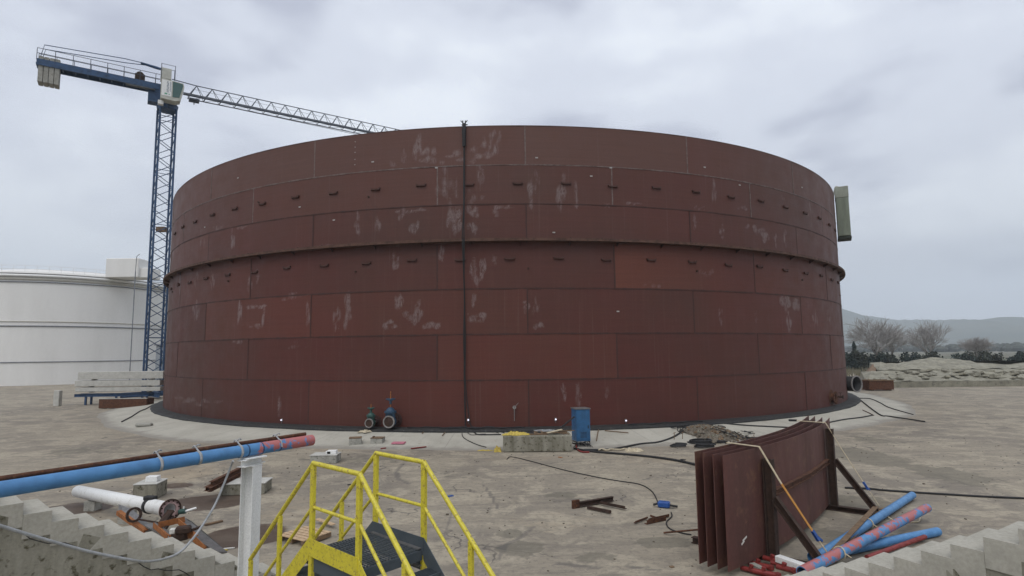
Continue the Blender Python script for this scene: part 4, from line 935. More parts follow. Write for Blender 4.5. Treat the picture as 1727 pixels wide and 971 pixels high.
for q in range(9):
    p = Vector((cx_+r.uniform(-.3, .3), cy_+r.uniform(-.35, .1), lo+.05)); P = [p]
    for s_ in range(4): P.append(P[-1]+Vector((r.uniform(-.16, .16), r.uniform(-.12, .05), -lo/4.4)))
    mb.tube(smooth_path(P, 4), .014, 5)
mb.build('cable_tail', 'black_rubber', t_)
# long concrete block with rubbish on top
t0, t1 = AT(849, 735, 25.3).z, 0
t_ = tag((lambda mb: mb.build('concrete_block', 'concrete_grimy'))(MB().box((1.30, 25.75, t0/2), (2.95, 1.0, t0), rotz(-1), .04)), 'long grimy concrete block left of the blue cabinet, littered with cloth, planks and cable', 'block')
ztop = t0+.0
def crumple(name, cx, cy, z, sx, sy, h, m, label, cat, seed, rz=0):
    r = np.random.default_rng(seed); nx, ny = 16, 9; vs = []
    hh = r.uniform(0, 1, (ny, nx)); hh = (hh+np.roll(hh, 1, 0)+np.roll(hh, 1, 1))/3
    rt = rotz(rz)
    for j in range(ny):
        for i in range(nx):
            u, v = i/(nx-1)*2-1, j/(ny-1)*2-1; ed = max(0, 1-max(abs(u), abs(v))**3)
            wob = 1+.25*math.sin(5*math.atan2(v, u)+seed)
            p = rt@Vector((u*sx*wob, v*sy*wob, 0)); vs.append((cx+p.x, cy+p.y, z+.012+h*hh[j, i]*ed))
    mb = MB(); mb.add(vs, [(j*nx+i, j*nx+i+1, (j+1)*nx+i+1, (j+1)*nx+i) for j in range(ny-1) for i in range(nx-1)], False)
    n_ = nx*ny; bs = [(x, y, z+.003) for x, y, _ in vs]; mb.add(bs, [(j*nx+i, (j+1)*nx+i, (j+1)*nx+i+1, j*nx+i+1) for j in range(ny-1) for i in range(nx-1)])
    return tag(mb.build(name, m), label, cat)
crumple('yellow_cloth', .38, 25.55, ztop, .52, .22, .2, 'yellow_cloth', 'crumpled shiny yellow cloth on the left end of the long concrete block', 'cloth', 3)
crumple('dark_sack', 1.15, 25.85, ztop, .4, .25, .14, 'cable_dark', 'crumpled dark sack in the middle of the long concrete block', 'sack', 5, 20)
crumple('yellow_rag', -.42, 25.5, 0, .14, .18, .3, 'yellow_cloth', 'yellow-green rag heaped on the ground against the left end of the long concrete block', 'rag', 6)
crumple('yellow_wrapper', -.95, 25.75, 0, .3, .06, .06, 'yellow_cloth', 'thin strip of yellow wrapper on the ground left of the long concrete block', 'wrapper', 8)
def plank(p0, p1, wd, th, m, label, name='plank', cat='plank', group=None):
    mb = MB(); mb.bar(p0, p1, wd, th, bev=.004); return tag(mb.build(name, m), label, cat, group)
plank((1.72, 25.35, ztop+.10), (2.38, 25.62, ztop+.20), .14, .04, 'straw', 'pale yellowish plank on the right half of the long concrete block')
plank((.9, 25.5, ztop+.03), (1.75, 25.45, ztop+.035), .1, .04, 'wood_dark', 'dark brown plank along the front edge of the long concrete block')
plank((1.5, 26.0, ztop+.03), (2.65, 25.9, ztop+.05), .12, .05, 'wood_dark', 'dark brown plank at the back right of the long concrete block')
mb = MB(); mb.tube([(2.05, 25.6, ztop+.06), (3.0, 26.22, 1.36)], .035, 7); tag(mb.build('dark_rod', 'cable_dark'), 'dark rod leaning from the long concrete block up to the blue cabinet', 'rod')
mb = MB(); r = random.Random(12)
for q in range(5):
    c0 = Vector((1.9+.1*r.random(), 25.95, ztop+.06)); P = []
    for j in range(14): P.append(c0+Vector((math.cos(j*.9+q)*(.35+.2*r.random())-.25, math.sin(j*.9+q)*.17, .05*r.random()+.03)))
    mb.tube(smooth_path(P, 3), .013, 5)
tag(mb.build('cable_tangle', 'cable_grey'), 'tangle of thin pale cable on top of the long concrete block', 'cable')
# small concrete blocks with steel stubs
def footing(px0, px1, ybase, hpx, depth, label, topm='concrete_pale', stub=None, body='concrete_grimy', rz=0., name='concrete_block'):
    a_, b_ = G(px0, ybase), G(px1, ybase); wd = (b_-a_).length; mid = (a_+b_)/2
    h = AT(px0, ybase-hpx, a_.y).z; c = Vector((mid.x, mid.y+depth/2, 0))
    t_ = thing(name, label, 'block', c, 'small concrete blocks on the yard')
    rot = rotz(rz)
    MB().box(c+Vector((0, 0, h/2-.01)), (wd, depth, h-.02), rot, .02).build('body', body, t_)
    MB().box(c+Vector((0, 0, h)), (wd*1.03, depth*1.03, .03), rot, .008).build('top_plate', topm, t_)
    if stub: 
        mb = MB()
        for q, ln, hh, m_ in stub: mb.box(c+Vector((q*wd, 0, h+.015+hh/2)), (ln*wd, depth*.35, hh), rot, .008)
        mb.build('bracket', m_, t_)
    return c, h, wd
footing(222, 258, 843, 26, .75, 'stained concrete block at far left with a white bracket, behind the white pipe', 'concrete_pale', [(.1, .5, .16, 'white_paint')], rz=8)
cB, hB, wB = footing(371, 441, 835, 19, .8, 'wide concrete block carrying rusty steel beams behind the white column', 'concrete_pale', rz=6)
footing(523, 566, 782, 14, .7, 'pale concrete block with a small white bracket behind the yellow handrail', 'concrete_pale', [(.25, .35, .13, 'white_paint'), (.12, .2, .1, 'white_paint')], 'concrete')
footing(587, 607, 753, 14, .5, 'left one of two small rough concrete cubes near the foot of the tank', 'wood_dark', None, 'concrete', 12)
footing(625, 645, 752, 13, .5, 'right one of two small rough concrete cubes near the foot of the tank', 'wood_dark', [(-.35, .12, .05, 'rust')], 'concrete', -5)
p = S(243, 719, 0); MB_ = MB().box(p+Vector((0, 0, .1)), (.9, .35, .2), rotz(5), .06); tag(MB_.build('stone_slab', 'concrete'), 'small flat pale stone at the edge of the apron at far left', 'stone')
# rusty beams on the wide block
r = random.Random(3)
pa, pb = AT(354, 808, 17.2), AT(440, 776, 21.2)
for q, (lb_, dx, dz) in enumerate((('rusty steel channel at the front of the bundle on the wide concrete block', 0, 0), ('rusty steel channel at the back of the bundle on the wide concrete block', -.16, .0), ('rusty steel channel on top of the bundle on the wide concrete block', -.07, .13))):
    mb = MB(); zt_ = hB+.07+dz; a_ = Vector((pa.x+dx, pa.y+.1*q, zt_)); b_ = Vector((pb.x+dx, pb.y, zt_)); mb.ibeam(a_, b_, .12, .12, .012); tag(mb.build('steel_channel', 'rust'), lb_, 'steel beam', 'rusty beams on the wide concrete block')
# litter near the apron edge
plank(S(693, 757), S(719, 754), .12, .03, 'red_paint', 'thin red strip of wood lying at the edge of the apron', 'red_strip', 'strip')
plank(S(575+87, 748), S(683, 748), .4, .06, 'pink_plastic', 'pink and white flat package on the apron right of the two small concrete cubes', 'flat_package', 'package')
plank(S(642, 757), S(651, 756), .08, .04, 'red_paint', 'small red scrap right beside the right small concrete cube', 'red_scrap', 'scrap')
c = S(617, 728, .0); crumple('dirt_heap', c.x, c.y, c.z, .3, .4, .14, 'straw', 'small sandy heap against the ring of the tank, above the two concrete cubes', 'heap', 15)
crumple('straw_bundle', S(1070, 761).x, S(1070, 761).y, 0, .34, .2, .2, 'straw', 'pale straw-coloured crumpled bundle on the ground right of the blue cabinet', 'bundle', 21)
mb = MB(); c0 = S(1045, 760); P = [c0+Vector((-.9+.16*j, .12*math.sin(j*2.1), .03+.02*(j % 2))) for j in range(12)]; mb.tube(smooth_path(P, 4), .035, 6); tag(mb.build('rope', 'straw'), 'short pale knotted rope beside the straw-coloured bundle', 'rope')
for q, (x, y) in enumerate(((1445, 676), (1415, 671))):
    pass
# hose coils
def coil(px, py, R0, turns, r, m, label, name='hose_coil', zf=1., seed=1, yscale=.75):
    c = S(px, py, 0); rr = random.Random(seed); P = []
    for j in range(int(turns*16)):
        a_ = 2*PI*j/16; k = j/16; rad = R0*(1-.10*(k % 3))+rr.uniform(-.02, .02); P.append(c+Vector((math.cos(a_)*rad+.03*k, math.sin(a_)*rad*yscale, r+.02+k*r*1.05*zf)))
    mb = MB(); mb.tube(P, r, 7); return tag(mb.build(name, m), label, 'hose coil')
coil(1187, 755, .44, 4.0, .028, 'black_rubber', 'lower front coil of black hose right of the small coil', seed=2)
coil(1178, 748, .52, 5.2, .026, 'black_rubber', 'large upper coil of black hose behind the lower one', seed=3)
coil(1143, 754, .34, 3.4, .028, 'black_rubber', 'small flat coil of black hose, leftmost of the coils', seed=4)
for (x, y), lb_ in (((1137, 742), 'thin upright steel peg left of the hose coils'), ((1151, 741), 'thin upright steel peg above the small hose coil')):
    p = S(x, y, 0); mb = MB(); mb.tube([p, p+Vector((.02, 0, .32))], .015, 6); mb.tube([p+Vector((-.05, 0, .3)), p+Vector((.08, 0, .34))], .014, 6); tag(mb.build('steel_peg', 'wood_dark'), lb_, 'peg')
# cables and hoses on the ground
def run(name, pts, r, m, label, cat='cable', lift=None):
    P = [S(x, y, (lift or r)+.004) for x, y in pts]; return cable(name, P, r, m, label, cat)
run('thick_cable', [(968, 758), (1000, 763), (1080, 770), (1140, 778), (1195, 791)], .045, 'cable_dark', 'thick dark cable running from the blue cabinet to the plate rack')
run('black_hose', [(985, 760), (1030, 759), (1080, 750), (1110, 747), (1135, 739), (1155, 728), (1168, 722)], .04, 'black_rubber', 'black hose curving over the apron from the blue cabinet to the rubble heap', 'hose')
run('red_hose', [(972, 752), (973, 758), (980, 763), (994, 764)], .035, 'red_paint', 'short red hose at the foot of the blue cabinet', 'hose')
run('thin_cable', [(855, 775), (862, 771), (890, 777), (950, 793), (1010, 806), (1045, 812), (1080, 818), (1100, 830), (1110, 848), (1115, 853)], .016, 'cable_dark', 'thin dark cable snaking across the yard to the blue connector')
run('thin_cable', [(1132, 865), (1133, 872), (1124, 882), (1130, 893), (1150, 900), (1166, 903)], .016, 'cable_dark', 'thin cable looping from the blue connector to the left foot of the plate rack')
run('black_hose', [(1212, 714), (1260, 719), (1330, 722), (1345, 723)], .035, 'black_rubber', 'black hose on the apron between the rubble heap and the top of the plate rack', 'hose')
run('black_hose', [(1395, 714), (1425, 708), (1450, 705), (1472, 701)], .035, 'black_rubber', 'black hose on the apron right of the plate rack', 'hose')
run('black_hose', [(1452, 676), (1462, 684), (1475, 694), (1488, 702), (1500, 703), (1560, 712)], .04, 'cable_dark', 'dark hose running down the apron from the right end of the tank ring', 'hose')
run('dark_hose', [(1450, 672), (1468, 673), (1485, 680), (1500, 688), (1540, 700)], .035, 'cable_dark', 'upper dark hose leaving the right end of the tank ring', 'hose')
run('thin_cable', [(1455, 692), (1466, 697), (1474, 701)], .025, 'rust', 'short rusty cable on the apron right of the tank ring')
run('black_hose', [(258, 683), (246, 690), (236, 694), (222, 703), (205, 712)], .035, 'black_rubber', 'black hose trailing down the apron at the left end of the tank ring', 'hose')
run('dark_cable', [(1425, 824), (1470, 826), (1500, 829), (1640, 838), (1727, 842)], .03, 'cable_dark', 'dark cable lying on the yard behind the plate rack, running off to the right')
run('apron_cable', [(775, 726), (790, 727), (800, 731), (808, 736), (845, 736)], .03, 'black_rubber', 'black cable on the apron between the hanging cables and the long concrete block')
run('apron_cable', [(779, 727), (780, 738), (787, 744), (805, 751), (820, 755)], .018, 'cable_dark', 'thin dark cable looping down the apron below the hanging cables')
run('apron_cable', [(820, 727), (840, 728), (855, 734)], .018, 'cable_dark', 'short thin cable on the apron just left of the yellow cloth')
run('apron_cable', [(1144, 722), (1143, 728), (1150, 732), (1157, 730)], .02, 'cable_dark', 'short looped cable on the apron above the small hose coil')
run('apron_cable', [(1170, 720), (1180, 728), (1190, 737), (1199, 746)], .025, 'cable_dark', 'dark cable running down the apron beside the left edge of the rubble heap')
run('apron_cable', [(1166, 722), (1168, 728), (1178, 731), (1187, 733)], .016, 'cable_dark', 'thin looped cable on the apron above the large hose coil')
for q, (x0, y0, x1, y1, lb_) in enumerate(((712, 733, 717, 726, 'short dark rod on the apron, left of the pair below the hanging cables'), (746, 738, 752, 728, 'short dark rod on the apron, right of the pair below the hanging cables'), (1006, 745, 1010, 724, 'rusty rod lying up the apron right of the blue cabinet'), (1020, 728, 1060, 733, 'long rusty rod lying along the apron right of the blue cabinet'))):
    run('steel_rod', [(x0, y0), ((x0+x1)/2, (y0+y1)/2), (x1, y1)], .025, 'wood_dark', lb_, 'rod')
# cables lying along the ring and tangled on the apron
for q, (a0, a1, rr0, lb_) in enumerate(((-9.5, -1.2, .55, 'black cable lying along the tank ring left of the hanging cables'), (-5.5, 1.6, .75, 'black cable on the edge of the tank ring behind the long concrete block'), (11.5, 19.5, .7, 'black cable along the tank ring above the hose coils'))):
    P = [TP(a0+(a1-a0)*k/14, .53+.02*(k % 2), TR+rr0-.25+.12*math.sin(k*1.3+q)) for k in range(15)]
    cable('ring_cable', P, .028, 'black_rubber', lb_)
rt = random.Random(21)
mb = MB()
for q in range(7):
    x, y = 1140+rt.uniform(-4, 14), 722+rt.uniform(-2, 3); P = []
    for k in range(7): P.append(S(x, y, .03+.05*rt.random())); x += rt.uniform(-6, 14); y += rt.uniform(-4, 5); y = min(max(y, 717), 738)
    mb.tube(smooth_path(P, 5), .017, 5)
tag(mb.build('cable_tangle', 'cable_dark'), 'tangle of thin dark cables on the apron left of the rubble heap', 'cable')
mb = MB()
for q in range(6):
    x, y = 752+rt.uniform(0, 30), 724; P = []
    for k in range(6): P.append(S(x, y, .03+.04*rt.random())); x += rt.uniform(2, 22); y += rt.uniform(-3, 6); y = min(max(y, 723), 741)
    mb.tube(smooth_path(P, 5), .015, 5)
tag(mb.build('cable_tangle', 'cable_dark'), 'thin tangled dark cables on the apron below the hanging cables', 'cable')
mb = MB()
for q in range(7):
    P = []; x, y = 1.2+rt.random(), 25.75+rt.uniform(-.3, .3)
    for k in range(6): P.append((x, y, t0+.03+.1*rt.random())); x += rt.uniform(-.25, .35); y = min(max(y+rt.uniform(-.2, .2), 25.35), 26.2)
    mb.tube(smooth_path(P, 4), .02, 5)
tag(mb.build('scrap_rods', 'wood_dark'), 'heap of thin brown rods and scrap on the long concrete block beside the yellow cloth', 'scrap')
# rubble heap
def rubble():
    r = random.Random(31); t_ = thing('rubble_heap', 'heap of broken earth and stones on the apron behind the hose coils', 'rubble heap', S(1215, 738, 0)); t_['kind'] = 'stuff'
    mb = MB(); nx, ny = 46, 40; c = Vector((9.95, 28.6, 0)); vs = []
    rn = np.random.default_rng(5); nz = rn.uniform(-1, 1, (ny, nx)); nz = (nz+np.roll(nz, 1, 0)+np.roll(nz, 1, 1))/3
    for j in range(ny):
        for i in range(nx):
            u, v = i/(nx-1)*2-1, j/(ny-1)*2-1; x = c.x+u*1.35+v*(.15); y = c.y+v*1.7
            d = math.hypot(u+.10*math.sin(v*5), v)/(.92+.15*math.sin(3*math.atan2(v, u)+1)); h = .36*max(0, 1-d*d)+.10*nz[j, i]*(1 if d < 1 else 0)
            vs.append((x, y, apz(x, y)+(h+.015 if d < 1 else -.06)))
    mb.add(vs, [(j*nx+i, j*nx+i+1, (j+1)*nx+i+1, (j+1)*nx+i) for j in range(ny-1) for i in range(nx-1)], False); mb.build('heap', 'rubble', t_)
    def stones(n, mats):
        for m_ in mats:
            mb = MB()
            for k in range(n):
                a_ = r.uniform(0, 2*PI); q = r.random()**.8*1.25; x = c.x+math.cos(a_)*q*1.35; y = c.y+math.sin(a_)*q*1.7
                if q > .9 and x < c.x: continue
                dd = q; z = apz(x, y)+max(0, .36*(1-dd*dd)); s_ = r.uniform(.03, .12); rot = Matrix.Rotation(r.uniform(0, 3), 3, 'X')@rotz(r.uniform(0, 360))
                mb.box((x, y, z+s_*.2), (s_*1.3, s_, s_*.75), rot, s_*.15, r.uniform(.6, 1))
            mb.build('stones', m_, t_)
    stones(110, ('rubble', 'concrete_grimy', 'wood_dark'))
    mb = MB()
    for k in range(40):
        a_ = r.uniform(-.2, 1.0)*.9; x = c.x+.6+r.uniform(0, 2.6); y = 27.0+r.uniform(-.5, 1.2); z = apz(x, y)+.02
        mb.tube([(x, y, z), (x+r.uniform(-.3, .3), y+r.uniform(-.2, .2), z+r.uniform(.03, .25))], .008, 4)
        s_ = r.uniform(.04, .13); mb.box((x+r.uniform(-.2, .2), y, z+s_*.2), (s_, s_*.8, s_*.6), rotz(r.uniform(0, 90)))
    mb.build('debris', 'wood_dark', t_)
    mb = MB()
    for k in range(9):
        x = c.x+r.uniform(-1.6, 1.9); y = c.y+r.uniform(-.9, 1.2); P = []
        for q in range(7):
            x += r.uniform(-.35, .45); y += r.uniform(-.3, .3); dd = math.hypot((x-c.x)/1.35, (y-c.y)/1.7); P.append((x, y, apz(x, y)+.36*max(0, 1-dd*dd)+r.uniform(.05, .16)))
        mb.tube(smooth_path(P, 4), .018, 5)
    mb.build('buried_cable', 'black_rubber', t_)
rubble()
# scattered grit over the yard
def grit():
    r = random.Random(77); mb = MB()
    for k in range(900):
        x, y = r.uniform(-16, 22), r.uniform(11, 30)
        if math.hypot(x, y-TC.y) < RO+.2: continue
        s_ = r.uniform(.012, .035)*(1 if r.random() < .93 else 1.9); mb.box((x, y, s_*.3), (s_*1.4, s_, s_*.7), rotz(r.uniform(0, 180)), s_*.1)
    stuff(mb.build('grit', 'rubble'), 'small stones and grit scattered over the yard', 'grit')
grit()
# flat scraps
for (x0, y0, x1, y1, wd, m_, lb_) in ((586, 818, 596, 817, .10, 'black_rubber', 'small black scrap between the yellow handrails'), (753, 838, 764, 836, .12, 'blue_plastic', 'small dark blue scrap right of the yellow stair'), (942, 771, 948, 772, .08, 'orange_rust', 'tiny orange scrap in front of the long concrete block'),
    (1476, 859, 1490, 858, .12, 'wood_dark', 'small dark brown scrap on the yard above the blue pipes'), (1148, 775, 1156, 776, .15, 'cable_dark', 'small dark patch of rubber beyond the thick cable'), (1130, 957, 1136, 956, .07, 'wood_dark', 'small brown scrap near the bottom edge left of the plates')):
    plank(S(x0, y0, .012), S(x1, y1, .012), wd, .02, m_, lb_, 'scrap', 'scrap')

# ================================================================== RUSTY STEEL ON THE YARD
t_ = thing('steel_bars', 'rusty steel bars in the middle of the yard, one long with two shorter arms', 'bars', S(1010, 858, 0))
mb = MB(); mb.ibeam(S(970, 857, .09), S(1034, 846, .09), .10, .12, .014); mb.build('long_bar', 'dark_rust', t_)
mb = MB(); mb.bar(S(991, 859, .06), S(1030, 867, .06), .07, .07); mb.build('arm', 'dark_rust', t_)
mb = MB(); mb.lbeam(S(1014, 852, .09), S(1056, 861, .09), .08); mb.build('arm', 'dark_rust', t_)
mb = MB(); mb.box(S(971, 857, .11), (.22, .06, .22), rotz(25)); mb.build('end_plate', 'rust', t_)
for (x0, y0, x1, y1, wd, lb_) in ((1089, 884, 1121, 877, .10, 'rusty steel bar at the front of the small pile left of the plate rack'), (1092, 880, 1127, 872, .07, 'rusty steel bar at the back of the small pile left of the plate rack'), (1070, 884, 1091, 876, .05, 'thin greyish steel bar at the left of the small pile'), (1098, 873, 1107, 876, .05, 'short steel piece sticking out behind the small pile')):
    mb = MB(); mb.lbeam(S(x0, y0, .06), S(x1, y1, .06), wd, .012); tag(mb.build('steel_bar', 'rust'), lb_, 'steel bar', 'small pile of steel bars')
p = S(1120, 856, 0); t_ = thing('blue_connector', 'blue plastic cable connector box lying on the yard', 'connector', p)
mb = MB(); mb.box(p+Vector((0, 0, .09)), (.32, .2, .16), rotz(-25), .03); mb.build('body', 'blue_plastic', t_); mb = MB(); mb.tube([p+Vector((.14, -.06, .08)), p+Vector((.34, -.1, .05))], .03, 8); mb.tube([p+Vector((-.14, .06, .1)), p+Vector((-.26, .12, .05))], .03, 8); mb.build('plug', 'cable_dark', t_)

# ================================================================== PLATE RACK (right)
def arc_pts(x, y, th0, ln, k=24, curv=2.35):
    P = [(x, y)]; ds = ln/k
    for i in range(k):
        th = R_(th0+curv*(i+.5)*ds); P.append((P[-1][0]+math.cos(th)*ds, P[-1][1]+math.sin(th)*ds))
    return P
HP = 2.12; zb = .13
r = random.Random(8)
names = ['rightmost curved brown steel plate in the rack, its whole face in view', 'second curved steel plate from the right in the rack', 'third curved steel plate from the right in the rack', 'leftmost curved steel plate in the rack, furthest from the props']
mat('plate_brown', (.108, .040, .032), (.078, .034, .027), .6, 0, 1.1, .4, .65, True, c3=(.13, .062, .04), bmp=.1)
PL = []
for q in range(4):
    ox, oy = -.125*q, .15*q; st = [0, .02, .05, .02][q]
    P = arc_pts(4.10+ox-st*.77, 11.22+oy-st*.63, 38.5, 7.95+.05*q)
    mb = MB(); th = .014; top = HP+[0, .0, .015, .01, .02][q]
    n = len(P); vs = []
    for i, (x, y) in enumerate(P):
        a_ = P[max(0, i-1)]; b_ = P[min(n-1, i+1)]; d = Vector((b_[0]-a_[0], b_[1]-a_[1], 0)).normalized(); nn_ = Vector((-d.y, d.x, 0))*th
        vs += [(x, y, zb), (x, y, zb+top), (x+nn_.x, y+nn_.y, zb+top), (x+nn_.x, y+nn_.y, zb)]
    fs = [(0, 1, 2, 3), tuple(4*(n-1)+k for k in (3, 2, 1, 0))]
    for i in range(n-1):
        b = 4*i; fs += [(b, b+4, b+5, b+1), (b+1, b+5, b+6, b+2), (b+2, b+6, b+7, b+3), (b+3, b+7, b+4, b)]
    mb.add(vs, fs); o = tag(mb.build('curved_plate', 'plate_brown'), names[q], 'steel plate', 'curved steel plates standing in the rack'); PL.append((P, o))
# white chalk mark on the front plate
P0 = PL[0][0]
def on_plate(s_, z, out_=.0):
    f = s_/7.95*24; i = min(int(f), 23); t = f-i; a_, b_ = P0[i], P0[i+1]; d = Vector((b_[0]-a_[0], b_[1]-a_[1], 0)).normalized()
    return Vector((a_[0]+(b_[0]-a_[0])*t, a_[1]+(b_[1]-a_[1])*t, z))+Vector((d.y, -d.x, 0))*out_, d
mb = MB()
for s_, z, l_ in ((.55, .58, .16), (.50, .52, .11)):
    p, d = on_plate(s_, z, .004); mb.bar(p, p+d*l_+Vector((0, 0, .05)), .004, .035, Vector((0, 0, 1)))
mb.build('chalk_mark', 'white_thing', PL[0][1])
# horizontal stiffener bar leaning on the plates
rk = thing('plate_rack', 'dark rusty steel rack with raking props holding the curved plates upright', 'rack', (6.5, 13.5, 0))
nv = Vector((.76, -.65, 0))
mb = MB(); 
pA, _ = on_plate(1.9, 1.28, .06); pB, _ = on_plate(6.3, 1.28, .06); pm, _ = on_plate(4.1, 1.28, .05)
mb.ibeam(pA, pm, .1, .12, .012); mb.ibeam(pm, pB, .1, .12, .012); mb.build('cross_rail', 'rust', rk)
for sp_, hh, foot_ in ((1.52, 2.02, .95), (6.42, 2.12, .95)):
    p, d = on_plate(sp_, 0, .13); 
    nrm = Vector((d.y, -d.x, 0)); nrm = (nrm*.6+nv*.4).normalized()
    mb = MB(); mb.ibeam(p+Vector((0, 0, .13)), p+Vector((0, 0, hh)), .18, .18, .016, up=nrm); mb.build('post', 'dark_rust', rk)
    mb = MB(); f_ = p+nrm*foot_; mb.ibeam(p+nrm*.08+Vector((0, 0, hh*.62)), f_+Vector((0, 0, .12)), .13, .14, .014, up=nrm); mb.build('prop', 'dark_rust', rk)
    mb = MB(); mb.ibeam(f_+nrm*.12+Vector((0, 0, .065)), p-nrm*1.75+Vector((0, 0, .065)), .16, .125, .012); mb.build('base_beam', 'dark_rust', rk)
    q0 = p-nrm*1.55; mb = MB(); mb.bar(q0+Vector((0, 0, .13)), q0+Vector((0, 0, .32)), .1, .1); mb.bar(q0+Vector((0, 0, .2)), q0+nrm*.85+Vector((0, 0, .2)), .06, .1); mb.bar(q0+d*.1+Vector((0, 0, .13)), q0+nrm*.5+d*.1+Vector((0, 0, .5)), .04, .04); mb.build('stub', 'dark_rust', rk)
    if sp_ < 2: F1 = f_; P1 = p; Q1 = q0
    else: F2 = f_; P2 = p
mb = MB(); mb.ibeam(F1+Vector((0, 0, .19)), F2+Vector((0, 0, .19)), .12, .12, .012); mb.build('tie_beam', 'wood_dark', rk)
for a_, lb_ in (((-.35, .5), 'thin rod propped against the left stub of the plate rack'),):
    mb = MB(); mb.tube([Q1+Vector((.05, 0, .32)), Q1+Vector((-.62, .75, .03))], .022, 6); tag(mb.build('steel_rod', 'rust'), lb_, 'rod')
mb = MB(); mb.tube(smooth_path([Q1+Vector((.0, .02, .33)), Q1+Vector((.25, .1, .7)), Q1+Vector((.5, .2, 1.25))], 4), .008, 5); tag(mb.build('thin_wire', 'cable_grey'), 'thin wire rising from the left stub of the plate rack to the plates', 'wire')
# straps
def strap(s_, col2, endp, lbl, bk, tip):
    t_ = thing('tie_strap', lbl, 'strap', endp)
    p, d = on_plate(s_, zb+HP+.015, 0); nrm = Vector((d.y, -d.x, 0))
    a_ = p-nrm*.72; b_ = p+nrm*.06
    mb = MB(); mb.bar(a_+Vector((0, 0, .03)), b_+Vector((0, 0, .02)), .07, .012); mb.build('webbing', 'pale_strap', t_)
    mb = MB(); mb.bar(a_-nrm*.12+Vector((0, 0, .03)), a_+nrm*.08+Vector((0, 0, .035)), .09, .05); mb.build('hook', 'black_rubber', t_)
    c = b_+nrm*.05-Vector((0, 0, .12)); bb_ = c.lerp(endp, bk)
    mid_ = c.lerp(endp, .3)
    mb = MB(); mb.bar(b_+Vector((0, 0, .02)), mid_, .05, .012, nrm); mb.build('webbing', 'pale_strap', t_)
    mb = MB(); mb.bar(mid_, bb_, .055, .012, nrm); mb.build('webbing', col2, t_)
    mb = MB(); mb.bar(bb_, endp+Vector((0, 0, .02)), .03, .012, nrm); mb.build('tail', 'pale_strap', t_)
    mb = MB(); dd = (endp-bb_).normalized(); mb.bar(bb_-dd*.05, bb_+dd*.16, .07, .05, nrm); mb.bar(bb_+dd*.02, bb_+dd*.2+d*.12, .04, .03, nrm); mb.build('buckle', 'blue_plastic', t_)
strap(1.30, 'orange_strap', F1+Vector((.28, .35, .2)), 'orange ratchet strap over the near end of the plates, with a blue buckle', .78, 1)
strap(6.35, 'pale_strap', F2+Vector((.05, -.05, .25)), 'pale ratchet strap over the far end of the plates, with a blue buckle', .72, 1)
# things under the rack at the bottom edge
pw0, pw1 = G(1311, 941, .2), G(1357, 957, .2)
mb = MB(); mb.bar(pw0, pw1, .16, .12, bev=.01); tag(mb.build('white_beam', 'white_paint'), 'short white steel beam lying across the foot of the plate rack', 'beam')
red = [((1262, 948), (1300, 957), .05, 'red steel tube under the plates, the left one'), ((1288, 940), (1322, 950), .05, 'red steel tube under the plates, behind the left one'), ((1310, 955), (1338, 962), .05, 'red steel tube beside the white beam'), ((1250, 957), (1290, 968), .045, 'red steel tube at the bottom edge under the plates'), ((1300, 948), (1345, 957), .04, 'thin red steel tube just left of the white beam'), ((1270, 962), (1312, 970), .045, 'red steel tube lowest in the pile at the bottom edge')]
for q, (a_, b_, rr_, lb_) in enumerate(red):
    z = .06+.05*(q % 3); mb = MB(); p0, p1 = G(*a_, z), G(*b_, z); mb.tube([p0, p1], rr_, 10); mb.tube([p0.lerp(p1, .4), p0.lerp(p1, .4)+Vector((.02, -.02, .1))], rr_*.9, 8); mb.box(p1, (.09, .09, .09), rotz(20), .01); tag(mb.build('red_tube', 'red_paint'), lb_, 'steel tube', 'red scaffold tubes under the plates')
mb = MB(); mb.bar(G(1268, 950, .12), G(1288, 960, .12), .12, .03); tag(mb.build('pale_board', 'concrete'), 'short pale greenish board among the red tubes', 'board')
# blue pipes on the right
def pipe_thing(p0, p1, r0, m, label, group=None, ext=0., band=None, ties=()):
    p0, p1 = Vector(p0), Vector(p1); t_ = thing('blue_pipe', label, 'pipe', (p0.x, p0.y, min(p0.z, p1.z)-r0), group)
    mb = MB(); k = 60; d = p1-p0
    ax = d.normalized(); a_ = ax.orthogonal().normalized(); b_ = ax.cross(a_); n = 20; vs = []; pt = []
    for i in range(k+1):
        for j in range(n):
            rr_ = r0; q = a_*math.cos(2*PI*j/n)+b_*math.sin(2*PI*j/n); vs.append(p0+d*(i/k)+q*rr_); s_ = i/k
            pt.append((band(s_) if band else -1)+q.z*.14)
    fs = [(i*n+j, i*n+(j+1) % n, (i+1)*n+(j+1) % n, (i+1)*n+j) for i in range(k) for j in range(n)]
    mb.add(vs, fs, True); mb.add([p0+(a_*math.cos(2*PI*j/n)+b_*math.sin(2*PI*j/n))*r0*.86 for j in range(n)]+vs[:n], [(j, (j+1) % n, n+(j+1) % n, n+j) for j in range(n)])
    mb.add([p1+(a_*math.cos(2*PI*j/n)+b_*math.sin(2*PI*j/n))*r0*.86 for j in range(n)]+vs[-n:], [(j, (j+1) % n, n+(j+1) % n, n+j) for j in range(n)])
    pt += [-1]*(4*n)
    o = mb.build('body', m, t_, attrs=dict(patch=pt))
    for e0, sg in ((p0, 1), (p1, -1)):
        mb = MB(); mb.ring(e0+ax*sg*.25, ax, .0, r0*.85, .01, 16); mb.build('bore', 'black_rubber', t_)
    return t_, ax
g3 = 'blue pipes lying at the bottom right'
a1, b1 = Vector((6.15, 11.95, .13)), G(1500, 860, .13); b1 = a1+(b1-a1)*1.45
pipe_thing(a1, b1, .095, 'blue_pipe', 'plain clean blue pipe, the hindmost of those at the bottom right', g3)
a3, b3 = G(1368, 940, .1), G(1500, 913, .1); b3 = a3+(b3-a3)*1.7
